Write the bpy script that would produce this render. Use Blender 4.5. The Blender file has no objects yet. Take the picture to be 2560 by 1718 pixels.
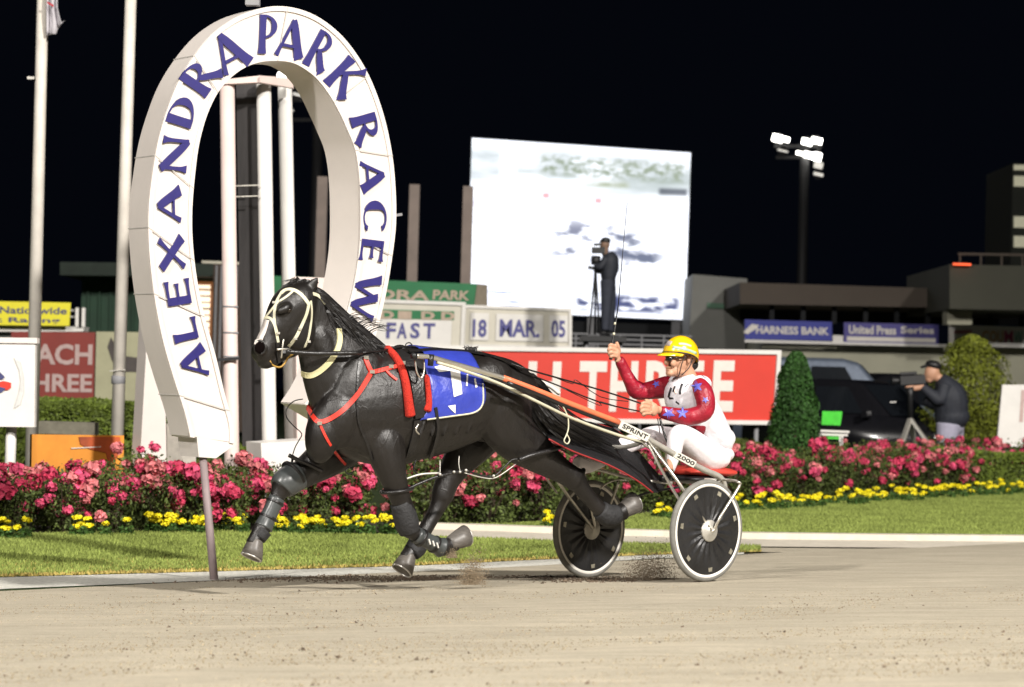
import bpy, bmesh, math, random
from mathutils import Vector, Matrix, noise
from mathutils.bvhtree import BVHTree
V = Vector
R = math.radians
random.seed(7)
scene = bpy.context.scene
C = scene.collection

# ------------------------------------------------------------------ camera
FPX, CX, CY, CAMH = 6500.0, 1280.0, 859.0, 1.45
ROLL, PITCH = R(1.7), math.atan(111 / FPX)
cF = V((0, math.cos(PITCH), math.sin(PITCH)))
cU0 = V((0, -math.sin(PITCH), math.cos(PITCH)))
cR = math.cos(ROLL) * V((1, 0, 0)) + math.sin(ROLL) * cU0
cU = -math.sin(ROLL) * V((1, 0, 0)) + math.cos(ROLL) * cU0
CAM = V((0, 0, CAMH))
cam = bpy.data.cameras.new('camera')
cam.sensor_width = 36
cam.lens = FPX / 2560 * 36
cam.clip_end = 2000
cam.dof.use_dof = True
cam.dof.focus_distance = 16.6
cam.dof.aperture_fstop = 3.5
camo = bpy.data.objects.new('camera', cam)
C.objects.link(camo)
camo.matrix_world = Matrix.Translation(CAM) @ Matrix((cR, cU, -cF)).transposed().to_4x4()
scene.camera = camo

# ------------------------------------------------------------------ night sky, floodlights, exposure
w = bpy.data.worlds.new('World')
scene.world = w
w.use_nodes = True
wn = w.node_tree
bg = wn.nodes['Background']
bg.inputs['Color'].default_value = (0.16, 0.22, 0.42, 1)
bg.inputs['Strength'].default_value = 0.008

def flood(name, loc, target, power, col=(1, .95, .89), radius=1.6, size=70):
    l = bpy.data.lights.new(name, 'SPOT')
    l.energy = power
    l.color = col
    l.shadow_soft_size = radius
    l.spot_size = R(size)
    l.spot_blend = .5
    o = bpy.data.objects.new(name, l)
    C.objects.link(o)
    o.location = loc
    o.rotation_euler = (V(target) - V(loc)).to_track_quat('-Z', 'Y').to_euler()
    return o
LP = 1.0
flood('stadium_floodlight_left', (-24, -18, 28), (0, 22, 1), 80000 * LP)
flood('stadium_floodlight_right', (31, -14, 32), (1, 22, 1), 200000 * LP)
flood('stadium_floodlight_behind', (5, -34, 32), (1, 22, 1), 56000 * LP)
vs = scene.view_settings
vs.view_transform = 'Standard'
vs.look = 'None'
vs.gamma = 1
vs.exposure = 0.0
vs.use_curve_mapping = False
scene.render.film_transparent = False
scene.cycles.max_bounces = 6

# ------------------------------------------------------------------ geometry of the place, from the lens
def ray(x, y):
    return cF + cR * ((x - CX) / FPX) - cU * ((y - CY) / FPX)
def G(x, y, z=0.0):
    r = ray(x, y)
    return CAM + r * ((z - CAMH) / r.z)
def B(x, y, d):
    r = ray(x, y)
    return CAM + r * (d / r.y)
def onplane(x, y, o, n):
    r = ray(x, y)
    return CAM + r * ((o - CAM).dot(n) / r.dot(n))
E0, E1 = G(0, 1478), G(1850, 1388)
ED = (E1 - E0).normalized()
EN = V((-ED.y, ED.x, 0))          # away from the track, towards the infield
BANK = .05
def hz(x, y):
    p = (E0.x - x) * EN.x + (E0.y - y) * EN.y
    return BANK * max(0.0, p)
def T(x, y):                       # pixel to the banked track
    r = ray(x, y)
    t = (BANK * (E0 - CAM).dot(EN) - CAMH) / (r.z + BANK * r.dot(EN))
    return CAM + r * t
class Frame:
    def __init__(s, o, yaw):
        a = R(yaw)
        s.o = V(o)
        s.h = V((-math.cos(a), -math.sin(a), 0))
        s.r = V((-math.sin(a), math.cos(a), 0))
    def __call__(s, x, y, v=0.0):
        return onplane(x, y, s.o + s.r * v, s.r)
    def at(s, u, v, z):
        p = s.o + s.h * u + s.r * v
        return V((p.x, p.y, z))
    def uv(s, p):
        return (p - s.o).dot(s.h), (p - s.o).dot(s.r), p.z

# ------------------------------------------------------------------ materials
MATS = {}
def mat(name, col, rough=.6, metal=0.0, var=.15, scale=12, bump=0.0, bscale=60, spec=.5, coat=0.0, emit=None, estr=0, stretch=None, sheen=0, col2=None, isl=0.0):
    if name in MATS:
        return MATS[name]
    m = bpy.data.materials.new(name)
    m.use_nodes = True
    nt = m.node_tree
    b = nt.nodes['Principled BSDF']
    b.inputs['Roughness'].default_value = rough
    b.inputs['Metallic'].default_value = metal
    b.inputs['Specular IOR Level'].default_value = spec
    b.inputs['Coat Weight'].default_value = coat
    b.inputs['Coat Roughness'].default_value = .25
    b.inputs['Sheen Weight'].default_value = sheen
    tc = nt.nodes.new('ShaderNodeTexCoord')
    mp = nt.nodes.new('ShaderNodeMapping')
    nt.links.new(tc.outputs['Object'], mp.inputs['Vector'])
    if stretch:
        mp.inputs['Scale'].default_value = stretch
    no = nt.nodes.new('ShaderNodeTexNoise')
    no.inputs['Scale'].default_value = scale
    no.inputs['Detail'].default_value = 6
    no.inputs['Roughness'].default_value = .65
    nt.links.new(mp.outputs[0], no.inputs['Vector'])
    rp = nt.nodes.new('ShaderNodeValToRGB')
    c2 = col2 or tuple(min(1, c * (1 + var)) for c in col)
    c1 = tuple(c * (1 - var) for c in col)
    rp.color_ramp.elements[0].position = .3
    rp.color_ramp.elements[1].position = .7
    rp.color_ramp.elements[0].color = (*c1, 1)
    rp.color_ramp.elements[1].color = (*c2, 1)
    nt.links.new(no.outputs['Fac'], rp.inputs['Fac'])
    out = rp.outputs['Color']
    if isl:
        ge = nt.nodes.new('ShaderNodeNewGeometry')
        mr = nt.nodes.new('ShaderNodeMapRange')
        mr.inputs['To Min'].default_value = 1 - isl
        mr.inputs['To Max'].default_value = 1 + isl
        nt.links.new(ge.outputs['Random Per Island'], mr.inputs['Value'])
        mx = nt.nodes.new('ShaderNodeVectorMath')
        mx.operation = 'SCALE'
        nt.links.new(out, mx.inputs[0])
        nt.links.new(mr.outputs[0], mx.inputs['Scale'])
        out = mx.outputs[0]
    nt.links.new(out, b.inputs['Base Color'])
    if bump:
        nb = nt.nodes.new('ShaderNodeTexNoise')
        nb.inputs['Scale'].default_value = bscale
        nb.inputs['Detail'].default_value = 5
        nt.links.new(mp.outputs[0], nb.inputs['Vector'])
        bu = nt.nodes.new('ShaderNodeBump')
        bu.inputs['Strength'].default_value = min(1, bump)
        bu.inputs['Distance'].default_value = .02
        nt.links.new(nb.outputs['Fac'], bu.inputs['Height'])
        nt.links.new(bu.outputs[0], b.inputs['Normal'])
    if emit:
        b.inputs['Emission Color'].default_value = (*emit, 1)
        b.inputs['Emission Strength'].default_value = estr
    MATS[name] = m
    return m
WHITE = mat('white_paint', (.72, .70, .66), .45, var=.06, scale=3, bump=.05, bscale=20)
CREAM = mat('cream_paint', (.62, .58, .46), .5, var=.08, scale=3)
PINKW = mat('weathered_white_paint', (.70, .64, .60), .5, var=.1, scale=2, bump=.05)
POSTW = mat('post_paint', (.60, .56, .50), .5, var=.12, scale=4)
GREYP = mat('grey_paint', (.22, .22, .23), .6, var=.12, scale=4)
DARK = mat('dark_panel', (.028, .026, .026), .8, var=.4, scale=5)
BLACK = mat('black_plastic', (.012, .012, .013), .45, var=.3, scale=8)
BLUE = mat('deep_blue_letter', (.020, .016, .13), .4, var=.1)
RED = mat('red_board', (.62, .035, .018), .5, var=.07, scale=3)
CHROME = mat('polished_steel', (.62, .59, .52), .3, metal=.85, var=.08)
ALLOY = mat('dull_alloy', (.5, .48, .43), .45, metal=.5, var=.12, scale=20)
LEATHER = mat('black_leather', (.012, .011, .011), .35, var=.3, scale=30, bump=.2)
STRAPW = mat('white_strap', (.60, .575, .42), .5, var=.1, scale=40)

# ------------------------------------------------------------------ mesh helpers
def basis(t, up=V((0, 0, 1))):
    t = t.normalized()
    s = t.cross(up)
    if s.length < 1e-4:
        s = t.cross(V((1, 0, 0)))
    s.normalize()
    return t, s, s.cross(t).normalized()
def catmull(pts, n):
    out = []
    m = len(pts)
    for i in range(m - 1):
        p0, p1, p2, p3 = pts[max(0, i - 1)], pts[i], pts[i + 1], pts[min(m - 1, i + 2)]
        for k in range(n):
            t = k / n
            out.append(tuple(.5 * ((2 * b) + (c - a) * t + (2 * a - 5 * b + 4 * c - d) * t * t + (-a + 3 * b - 3 * c + d) * t ** 3)
                             for a, b, c, d in zip(p0, p1, p2, p3)))
    out.append(tuple(pts[-1]))
    return out
class MB:
    def __init__(s):
        s.v = []; s.f = []
    def add(s, vs, fs):
        o = len(s.v)
        s.v += [V(p) for p in vs]
        s.f += [tuple(i + o for i in f) for f in fs]
        return s
    def box(s, c, size, m=None):
        m = m or Matrix.Identity(3)
        a, b, d = (k / 2 for k in size)
        vs = [V(c) + m @ V((x * a, y * b, z * d)) for z in (-1, 1) for x, y in ((-1, -1), (1, -1), (1, 1), (-1, 1))]
        return s.add(vs, [(3, 2, 1, 0), (4, 5, 6, 7), (0, 1, 5, 4), (1, 2, 6, 5), (2, 3, 7, 6), (3, 0, 4, 7)])
    def bar(s, p, q, a, b=None, up=V((0, 0, 1))):
        p, q = V(p), V(q)
        t, x, y = basis(q - p, up)
        b = b or a
        vs = [e + x * (i * a / 2) + y * (j * b / 2) for e in (p, q) for i, j in ((-1, -1), (1, -1), (1, 1), (-1, 1))]
        return s.add(vs, [(3, 2, 1, 0), (4, 5, 6, 7), (0, 1, 5, 4), (1, 2, 6, 5), (2, 3, 7, 6), (3, 0, 4, 7)])
    def tube(s, pts, r, n=8, sm=0, ry=None, lat=None):
        """loft of ellipses; r may be a list; ry = half width along lat"""
        pts = [V(p) for p in pts]
        k = len(pts)
        ra = list(r) if hasattr(r, '__len__') else [r] * k
        rb = (list(ry) if hasattr(ry, '__len__') else [ry] * k) if ry is not None else ra
        if sm:
            q = catmull([(*p, a, b) for p, a, b in zip(pts, ra, rb)], sm)
            pts = [V(e[:3]) for e in q]; ra = [max(1e-4, e[3]) for e in q]; rb = [max(1e-4, e[4]) for e in q]
            k = len(pts)
        vs = []
        px = None
        for i, p in enumerate(pts):
            t = (pts[min(k - 1, i + 1)] - pts[max(0, i - 1)])
            if t.length < 1e-7: t = V((0, 0, 1))
            t.normalize()
            if lat is not None:
                y = (lat - t * lat.dot(t)).normalized()
                x = y.cross(t)
            else:
                if px is None:
                    _, x, _y = basis(t)
                else:
                    x = (px - t * px.dot(t)).normalized()
                y = t.cross(x)
                px = x
            for j in range(n):
                a = 2 * math.pi * j / n
                vs.append(p + x * (ra[i] * math.cos(a)) + y * (rb[i] * math.sin(a)))
        fs = [(i * n + j, i * n + (j + 1) % n, (i + 1) * n + (j + 1) % n, (i + 1) * n + j) for i in range(k - 1) for j in range(n)]
        fs.append(tuple(range(n))[::-1]); fs.append(tuple((k - 1) * n + j for j in range(n)))
        return s.add(vs, fs)
    def ell(s, c, r, m=None, nu=14, nv=9):
        m = m or Matrix.Identity(3)
        vs, fs = [], []
        for i in range(1, nv):
            a = math.pi * i / nv
            for j in range(nu):
                b = 2 * math.pi * j / nu
                vs.append(V(c) + m @ V((r[0] * math.sin(a) * math.cos(b), r[1] * math.sin(a) * math.sin(b), r[2] * math.cos(a))))
        vs.append(V(c) + m @ V((0, 0, r[2]))); vs.append(V(c) - m @ V((0, 0, r[2])))
        t, bt = len(vs) - 2, len(vs) - 1
        for i in range(nv - 2):
            for j in range(nu):
                fs.append((i * nu + j, (i + 1) * nu + j, (i + 1) * nu + (j + 1) % nu, i * nu + (j + 1) % nu))
        for j in range(nu):
            fs.append((t, j, (j + 1) % nu)); fs.append((bt, (nv - 2) * nu + (j + 1) % nu, (nv - 2) * nu + j))
        return s.add(vs, fs)
    def prism(s, poly, d):
        n = len(poly)
        a = [V(p) for p in poly]
        vs = a + [p + d for p in a]
        return s.add(vs, [tuple(range(n)), tuple(range(2 * n - 1, n - 1, -1))] + [(i, i + n, (i + 1) % n + n, (i + 1) % n) for i in range(n)])
    def lathe(s, c, axis, prof, n=32):
        t, x, y = basis(V(axis))
        k = len(prof)
        vs = [V(c) + t * h + (x * math.cos(2 * math.pi * j / n) + y * math.sin(2 * math.pi * j / n)) * r for r, h in prof for j in range(n)]
        fs = [(i * n + j, i * n + (j + 1) % n, (i + 1) * n + (j + 1) % n, (i + 1) * n + j) for i in range(k - 1) for j in range(n)]
        return s.add(vs, fs)
    def build(s, name, m, parent=None, smooth=False):
        me = bpy.data.meshes.new(name)
        me.from_pydata([tuple(p) for p in s.v], [], s.f)
        bm = bmesh.new(); bm.from_mesh(me)
        bmesh.ops.recalc_face_normals(bm, faces=bm.faces)
        bm.to_mesh(me); bm.free()
        if m: me.materials.append(m)
        if smooth:
            me.polygons.foreach_set('use_smooth', [True] * len(me.polygons))
        return link(name, me, parent)
PINV = {}
def link(name, me, parent=None):
    o = bpy.data.objects.new(name, me)
    C.objects.link(o)
    if parent is not None:
        o.parent = parent
        o.matrix_parent_inverse = PINV.get(parent.name, Matrix.Identity(4))
    return o
def tag(o, label=None, cat=None, group=None, kind=None):
    if label: o['label'] = label
    if cat: o['category'] = cat
    if group: o['group'] = group
    if kind: o['kind'] = kind
    return o
def thing(name, loc, label, cat, group=None):
    o = bpy.data.objects.new(name, None)
    C.objects.link(o)
    o.location = V(loc)
    o.empty_display_size = .2
    PINV[o.name] = Matrix.Translation(-V(loc))
    return tag(o, label, cat, group)
def copy_tree(src, delta, label=None, rot=None):
    c = src.copy(); C.objects.link(c)
    c.location = src.location + V(delta)
    if rot is not None: c.rotation_euler = rot
    for ch in list(src.children):
        d = ch.copy(); C.objects.link(d); d.parent = c
        for g in list(ch.children):
            e = g.copy(); C.objects.link(e); e.parent = d
    if label: c['label'] = label
    return c
def organic(name, mb, m, parent=None, voxel=.012, it=6, fac=.5):
    me = bpy.data.meshes.new('tmp')
    me.from_pydata([tuple(p) for p in mb.v], [], mb.f)
    bm = bmesh.new(); bm.from_mesh(me)
    bmesh.ops.recalc_face_normals(bm, faces=bm.faces)
    bm.to_mesh(me); bm.free()
    o = bpy.data.objects.new('tmp', me)
    C.objects.link(o)
    md = o.modifiers.new('r', 'REMESH'); md.mode = 'VOXEL'; md.voxel_size = voxel
    if it:
        ms = o.modifiers.new('s', 'SMOOTH'); ms.iterations = it; ms.factor = fac
    dg = bpy.context.evaluated_depsgraph_get()
    me2 = bpy.data.meshes.new_from_object(o.evaluated_get(dg), preserve_all_data_layers=False, depsgraph=dg)
    bpy.data.objects.remove(o); bpy.data.meshes.remove(me)
    me2.name = name
    me2.materials.clear(); me2.materials.append(m)
    me2.polygons.foreach_set('use_smooth', [True] * len(me2.polygons))
    return link(name, me2, parent)
def bvh_of(objs):
    vs, fs = [], []
    for o in objs:
        k = len(vs)
        vs += [v.co.copy() for v in o.data.vertices]
        fs += [tuple(i + k for i in p.vertices) for p in o.data.polygons]
    return BVHTree.FromPolygons(vs, fs)
def hitpx(bvh, x, y):
    r = ray(x, y).normalized()
    h = bvh.ray_cast(CAM, r)
    return (h[0], h[1]) if h[0] is not None else (None, None)
def surf_path(bvh, px, step=6, lift=.006):
    d = []
    for i in range(len(px) - 1):
        a, b = V(px[i]), V(px[i + 1])
        n = max(1, int((b - a).length / step))
        d += [a + (b - a) * (k / n) for k in range(n)]
    d.append(V(px[-1]))
    out = []
    for p in d:
        h, n = hitpx(bvh, p.x, p.y)
        if h is not None:
            if n.dot(h - CAM) > 0: n = -n
            out.append([h + n * lift, n])
    # soften
    for _ in range(3):
        q = [o[0].copy() for o in out]
        for i in range(1, len(out) - 1):
            out[i][0] = q[i] * .5 + (q[i - 1] + q[i + 1]) * .25
            out[i][1] = (out[i][1] * 2 + out[i - 1][1] + out[i + 1][1]).normalized()
    return out
def strap(mb, bvh, px, width=.022, thick=.006, sm=4, lift=.005):
    px = catmull([tuple(p) for p in px], sm) if sm and len(px) > 2 else px
    path = surf_path(bvh, px, lift=lift)
    if len(path) < 2: return mb
    vs = []
    k = len(path)
    for i, (p, n) in enumerate(path):
        t = (path[min(k - 1, i + 1)][0] - path[max(0, i - 1)][0]).normalized()
        s = t.cross(n).normalized() * (width / 2)
        n2 = n * thick
        vs += [p - s - n2, p + s - n2, p + s + n2 * .6, p - s + n2 * .6]
    fs = [(i * 4 + j, i * 4 + (j + 1) % 4, (i + 1) * 4 + (j + 1) % 4, (i + 1) * 4 + j) for i in range(k - 1) for j in range(4)]
    fs += [(3, 2, 1, 0), tuple((k - 1) * 4 + j for j in range(4))]
    return mb.add(vs, fs)
def text_geo(txt, offset=0.0):
    cu = bpy.data.curves.new('t', 'FONT')
    cu.body = txt
    cu.offset = offset
    cu.resolution_u = 3
    o = bpy.data.objects.new('t', cu); C.objects.link(o)
    dg = bpy.context.evaluated_depsgraph_get()
    me = bpy.data.meshes.new_from_object(o.evaluated_get(dg))
    vs = [v.co.copy() for v in me.vertices]; fs = [tuple(p.vertices) for p in me.polygons]
    bpy.data.objects.remove(o); bpy.data.curves.remove(cu); bpy.data.meshes.remove(me)
    x0 = min(v.x for v in vs); x1 = max(v.x for v in vs); y0 = min(v.y for v in vs); y1 = max(v.y for v in vs)
    return [((v.x - x0) / (x1 - x0), (v.y - y0) / (y1 - y0)) for v in vs], fs
def bilin(q, s, t):                # q: TL TR BR BL
    return (q[3] * (1 - s) + q[2] * s) * (1 - t) + (q[0] * (1 - s) + q[1] * s) * t
def lettering(q, n, txt, s0, s1, t0, t1, m, parent, offset=.02, lift=.012, name='lettering'):
    vs, fs = text_geo(txt, offset)
    pts = [bilin(q, s0 + a * (s1 - s0), t0 + b * (t1 - t0)) + n * lift for a, b in vs]
    back = [p - n * (lift * .6) for p in pts]
    mb = MB()
    mb.add(pts, fs)
    return mb.build(name, m, parent)
def ipx(p, q, t):
    return (p[0] + (q[0] - p[0]) * t, p[1] + (q[1] - p[1]) * t)
def quad3(px, dl, dr):             # TL TR BR BL pixel corners at left / right depth
    return [B(*px[0], dl), B(*px[1], dr), B(*px[2], dr), B(*px[3], dl)]
def qn(q):
    n = (q[1] - q[0]).cross(q[3] - q[0]).normalized()
    return n if n.dot(CAM - q[0]) > 0 else -n
def frame_bars(q, n, wd, m, parent, proud=.02, name='frame'):
    mb = MB()
    for i in range(4):
        a, b = q[i], q[(i + 1) % 4]
        t = (b - a).normalized()
        mb.bar(a - t * wd * .5 + n * (proud - .03 + .002 * i), b + t * wd * .5 + n * (proud - .03 + .002 * i), wd, wd * .7 + .06, up=n)
    return mb.build(name, m, parent)
def legs_to_ground(q, ss, parent, m, r=.04, n=None, back=.06):
    n = n or qn(q)
    for s in ss:
        p = bilin(q, s, .3) - n * back
        MB().tube([V((p.x, p.y, hz(p.x, p.y) - .1)), p], r, 8).build('post', m, parent, True)
def board(name, label, cat, px, dl, dr, face, edge=None, ew=.05, thick=.06, legs=(.12, .88), lm=None, group=None, lr=.04):
    q = quad3(px, dl, dr)
    n = qn(q)
    base = (q[2] + q[3]) / 2
    th = thing(name, (base.x, base.y, 0), label, cat, group)
    MB().prism(q, -n * thick).build('panel', face, th)
    if edge: frame_bars(q, n, ew, edge, th)
    if legs: legs_to_ground(q, legs, th, lm or GREYP, lr, n, thick + lr + .01)
    return th, q, n
def blobs(n, c, r, rnd):
    return [(V(c) + V((rnd.gauss(0, 1) * r[0], rnd.gauss(0, 1) * r[1], rnd.gauss(0, 1) * r[2]))) for _ in range(n)]
def leaf(mb, p, nrm, size, rnd, asp=.5, fold=.25):
    t, x, y = basis(nrm)
    a = rnd.uniform(0, 6.28)
    d = x * math.cos(a) + y * math.sin(a)
    e = t.cross(d)
    L = size
    mb.add([p - d * L * .5, p + e * L * asp * .5 + t * L * fold * .3, p + d * L * .5, p - e * L * asp * .5 + t * L * fold * .3], [(0, 1, 2), (0, 2, 3)])
def rdir(rnd):
    while 1:
        v = V((rnd.uniform(-1, 1), rnd.uniform(-1, 1), rnd.uniform(-1, 1)))
        if .01 < v.length < 1: return v.normalized()

# ------------------------------------------------------------------ the ground
def sand_material():
    m = mat('sand_track', (.47, .42, .325), .95, var=.10, scale=1.2, spec=.15)
    nt = m.node_tree
    b = nt.nodes['Principled BSDF']
    base = b.inputs['Base Color'].links[0].from_socket
    tc = nt.nodes.new('ShaderNodeTexCoord')
    def nz(scale, det, sx, sy, rough=.6):
        mp = nt.nodes.new('ShaderNodeMapping')
        mp.inputs['Rotation'].default_value = (0, 0, -math.atan2(ED.y, ED.x))
        mp.inputs['Scale'].default_value = (sx, sy, 1)
        nt.links.new(tc.outputs['Object'], mp.inputs['Vector'])
        n = nt.nodes.new('ShaderNodeTexNoise')
        n.inputs['Scale'].default_value = scale
        n.inputs['Detail'].default_value = det
        n.inputs['Roughness'].default_value = rough
        nt.links.new(mp.outputs[0], n.inputs['Vector'])
        return n.outputs['Fac']
    def ramp(f, a, bb, c1, c2):
        r = nt.nodes.new('ShaderNodeValToRGB')
        r.color_ramp.elements[0].position = a; r.color_ramp.elements[1].position = bb
        r.color_ramp.elements[0].color = (c1, c1, c1, 1); r.color_ramp.elements[1].color = (c2, c2, c2, 1)
        nt.links.new(f, r.inputs['Fac'])
        return r.outputs['Color']
    def mul(a, c):
        x = nt.nodes.new('ShaderNodeMixRGB'); x.blend_type = 'MULTIPLY'; x.inputs[0].default_value = 1
        nt.links.new(a, x.inputs[1]); nt.links.new(c, x.inputs[2])
        return x.outputs[0]
    c = mul(base, ramp(nz(90, 5, .5, 1, .8), .3, .7, .74, 1.2))
    c = mul(c, ramp(nz(5, 6, .35, 1.6), .3, .7, .88, 1.08))
    c = mul(c, ramp(nz(9, 3, .5, 1.0), .24, .34, .62, 1.0))
    c = mul(c, ramp(nz(16, 2, .02, 1), .35, .65, .90, 1.05))
    nt.links.new(c, b.inputs['Base Color'])
    bu = nt.nodes.new('ShaderNodeBump'); bu.inputs['Strength'].default_value = .9; bu.inputs['Distance'].default_value = .012
    ad = nt.nodes.new('ShaderNodeMath'); ad.operation = 'ADD'
    nt.links.new(nz(60, 6, 1, 1, .7), ad.inputs[0]); nt.links.new(nz(14, 3, .4, 1.4), ad.inputs[1])
    nt.links.new(ad.outputs[0], bu.inputs['Height']); nt.links.new(bu.outputs[0], b.inputs['Normal'])
    return m
SAND = sand_material()
def place(along, away, z=0.0):
    p = E0 + ED * along + EN * away
    return V((p.x, p.y, z))
tm = MB()
AL = [-140, -60, -30] + [x * 1.0 for x in range(-20, 41)] + [60, 140]
PP = [0] + [.25 * k for k in range(1, 65)] + [20, 30, 45, 80]
def tz(a, p):
    z = BANK * min(p, 20)
    if 0.3 < p < 18: z += .012 * noise.noise(V((a * .5, p * 1.6, 3))) + .006 * noise.noise(V((a * 2.1, p * 5, 7)))
    return z
nv = []
for a in AL:
    for p in PP:
        nv.append(place(a, -p, tz(a, p)))
np_ = len(PP)
tm.add(nv, [(i * np_ + j, i * np_ + j + 1, (i + 1) * np_ + j + 1, (i + 1) * np_ + j) for i in range(len(AL) - 1) for j in range(np_ - 1)])
tag(tm.build('race_track', SAND, smooth=True), kind='structure')
GROUND = mat('infield_turf_far', (.030, .045, .018), .95, var=.3, scale=3, spec=.1)
tag(MB().add([place(-140, 0), place(140, 0), place(400, 500), place(-400, 500)], [(0, 1, 2, 3)]).build('infield_ground', GROUND), kind='structure')
def sheet(name, front, back, z, m, sub=8, kind='structure'):
    f = [G(*p) for p in front]; b = [G(*p) for p in back]
    def res(pl, n):
        L = [0]
        for i in range(len(pl) - 1): L.append(L[-1] + (pl[i + 1] - pl[i]).length)
        out = []
        for k in range(n + 1):
            t = L[-1] * k / n; i = 0
            while i < len(pl) - 2 and L[i + 1] < t: i += 1
            out.append(pl[i].lerp(pl[i + 1], (t - L[i]) / (L[i + 1] - L[i])))
        return out
    n = 30
    f, b = res(f, n), res(b, n)
    vs = []
    for i in range(n + 1):
        for j in range(sub + 1):
            p = f[i].lerp(b[i], j / sub)
            vs.append(V((p.x, p.y, z)))
    k = sub + 1
    mb = MB(); mb.add(vs, [(i * k + j, i * k + j + 1, (i + 1) * k + j + 1, (i + 1) * k + j) for i in range(n) for j in range(sub)])
    o = mb.build(name, m)
    tag(o, kind=kind)
    return f, b
GRAVEL = mat('pale_gravel', (.62, .61, .55), .95, var=.22, scale=26, bump=.8, bscale=90, spec=.1, stretch=(1, 1, 1))
edge_px = [(-260, 1491), (0, 1474), (520, 1453), (1040, 1430), (1300, 1418), (1620, 1398), (1960, 1382)]
lawnf_px = [(-260, 1457), (0, 1445), (520, 1431), (1040, 1416), (1300, 1403), (1600, 1390), (1900, 1381)]
sheet('gravel_strip', edge_px, lawnf_px, .004, GRAVEL)
SOILG = mat('lawn_soil', (.12, .17, .035), .95, var=.25, scale=10, spec=.1)
kf_px = [(1040, 1345), (1240, 1351), (1550, 1362), (1853, 1369), (2200, 1372), (2720, 1375)]
kb_px = [(1040, 1325), (1240, 1331), (1550, 1342), (1853, 1350), (2200, 1354), (2720, 1358)]
lawnb_px = [(-260, 1352), (0, 1342), (520, 1333), (1040, 1346), (1240, 1352), (1550, 1363), (1900, 1370)]
LF = sheet('lawn', lawnf_px, lawnb_px, .008, SOILG)
bedl_px = [(-260, 1360), (0, 1351), (300, 1345), (600, 1340), (1040, 1332)]
sheet('apron', [(1860, 1388), (2200, 1380), (2720, 1366 + 12)], [(1860, 1370), (2200, 1373), (2720, 1376)], .004, SAND)
CONC = mat('concrete', (.58, .53, .44), .85, var=.12, scale=6, bump=.3)
def kerbline(px, hgt, wdt, name):
    f = [G(*p) for p in px]
    mb = MB()
    n = 26
    vs = []
    for i in range(n + 1):
        t = i / n * (len(f) - 1); k = min(int(t), len(f) - 2)
        p = f[k].lerp(f[k + 1], t - k)
        d = (f[k + 1] - f[k]).normalized(); s = V((-d.y, d.x, 0)) * wdt
        vs += [p + V((0, 0, -.05)), p + V((0, 0, hgt)), p + s + V((0, 0, hgt)), p + s + V((0, 0, -.05))]
    mb.add(vs, [(i * 4 + j, i * 4 + j + 1, i * 4 + j + 5, i * 4 + j + 4) for i in range(n) for j in range(3)])
    return mb.build(name, CONC)
sheet('path', kf_px, kb_px, .012, CONC)
tag(kerbline(kb_px, .07, .22, 'kerb'), kind='structure')
RL = sheet('lawn_behind_kerb', [(x, y - 8) for x, y in kb_px], [(1040, 1317), (1240, 1317), (1400, 1312), (1800, 1272), (2200, 1246), (2720, 1212)], .008, SOILG)
SOIL = mat('bed_soil', (.035, .026, .018), .95, var=.4, scale=20, bump=.6, bscale=40)
BEDL = sheet('flower_bed_soil', bedl_px, [(-260, 1300), (0, 1298), (300, 1294), (600, 1290), (1040, 1285)], .012, SOIL)
BEDM = sheet('flower_bed_soil', [(1050, 1322), (1240, 1323), (1400, 1316), (1800, 1278), (2200, 1250), (2720, 1216)],
             [(1050, 1275), (1240, 1275), (1400, 1270), (1800, 1238), (2200, 1212), (2720, 1185)], .016, SOIL)
# grass blades on the two lawns
GRASS = mat('grass_blades', (.225, .275, .065), .8, var=.22, scale=1.3, spec=.2, isl=.35)
GRASSD = mat('dry_grass_blades', (.42, .33, .10), .85, var=.25, scale=2, spec=.2, isl=.3)
def blades(name, pair, per_m2, t0, t1, m, h=(.02, .045), wob=0.0, xlim=None):
    rnd = random.Random(name)
    f, b = pair
    mb = MB(); n = len(f) - 1
    V_, F_ = [], []
    for i in range(n):
        a0, a1, b0, b1 = f[i], f[i + 1], b[i], b[i + 1]
        ar = ((a1 - a0).length + (b1 - b0).length) / 2 * ((b0 - a0).length + (b1 - a1).length) / 2 * (t1 - t0)
        for _ in range(int(ar * per_m2)):
            s, t = rnd.random(), t0 + (t1 - t0) * (rnd.random() ** (1.6 if wob else 1))
            p = a0.lerp(a1, s).lerp(b0.lerp(b1, s), t)
            a = rnd.uniform(0, 6.28); hh = rnd.uniform(*h); wd = .007 + .006 * rnd.random()
            d = V((math.cos(a), math.sin(a), 0)) * wd
            l = V((rnd.gauss(0, .4), rnd.gauss(0, .4), 1)) * hh
            k = len(V_)
            p = V((p.x, p.y, .006))
            V_ += [p - d, p + d, p + l]; F_.append((k, k + 1, k + 2))
    mb.v, mb.f = V_, F_
    o = mb.build(name, m)
    tag(o, kind='stuff')
    return o
tag(blades('grass', LF, 3200, 0.02, 1, GRASS), 'bright green mown grass in front of the left rose bed', 'grass')
tag(blades('dry_grass', LF, 1500, 0, .30, GRASSD, (.012, .03), wob=1), 'straw coloured dry grass edging the lawn along the gravel', 'dry grass')
tag(blades('grass', RL, 1300, 0, 1, GRASS, (.02, .05)), 'green grass between the kerb and the right flower bed', 'grass')

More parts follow.
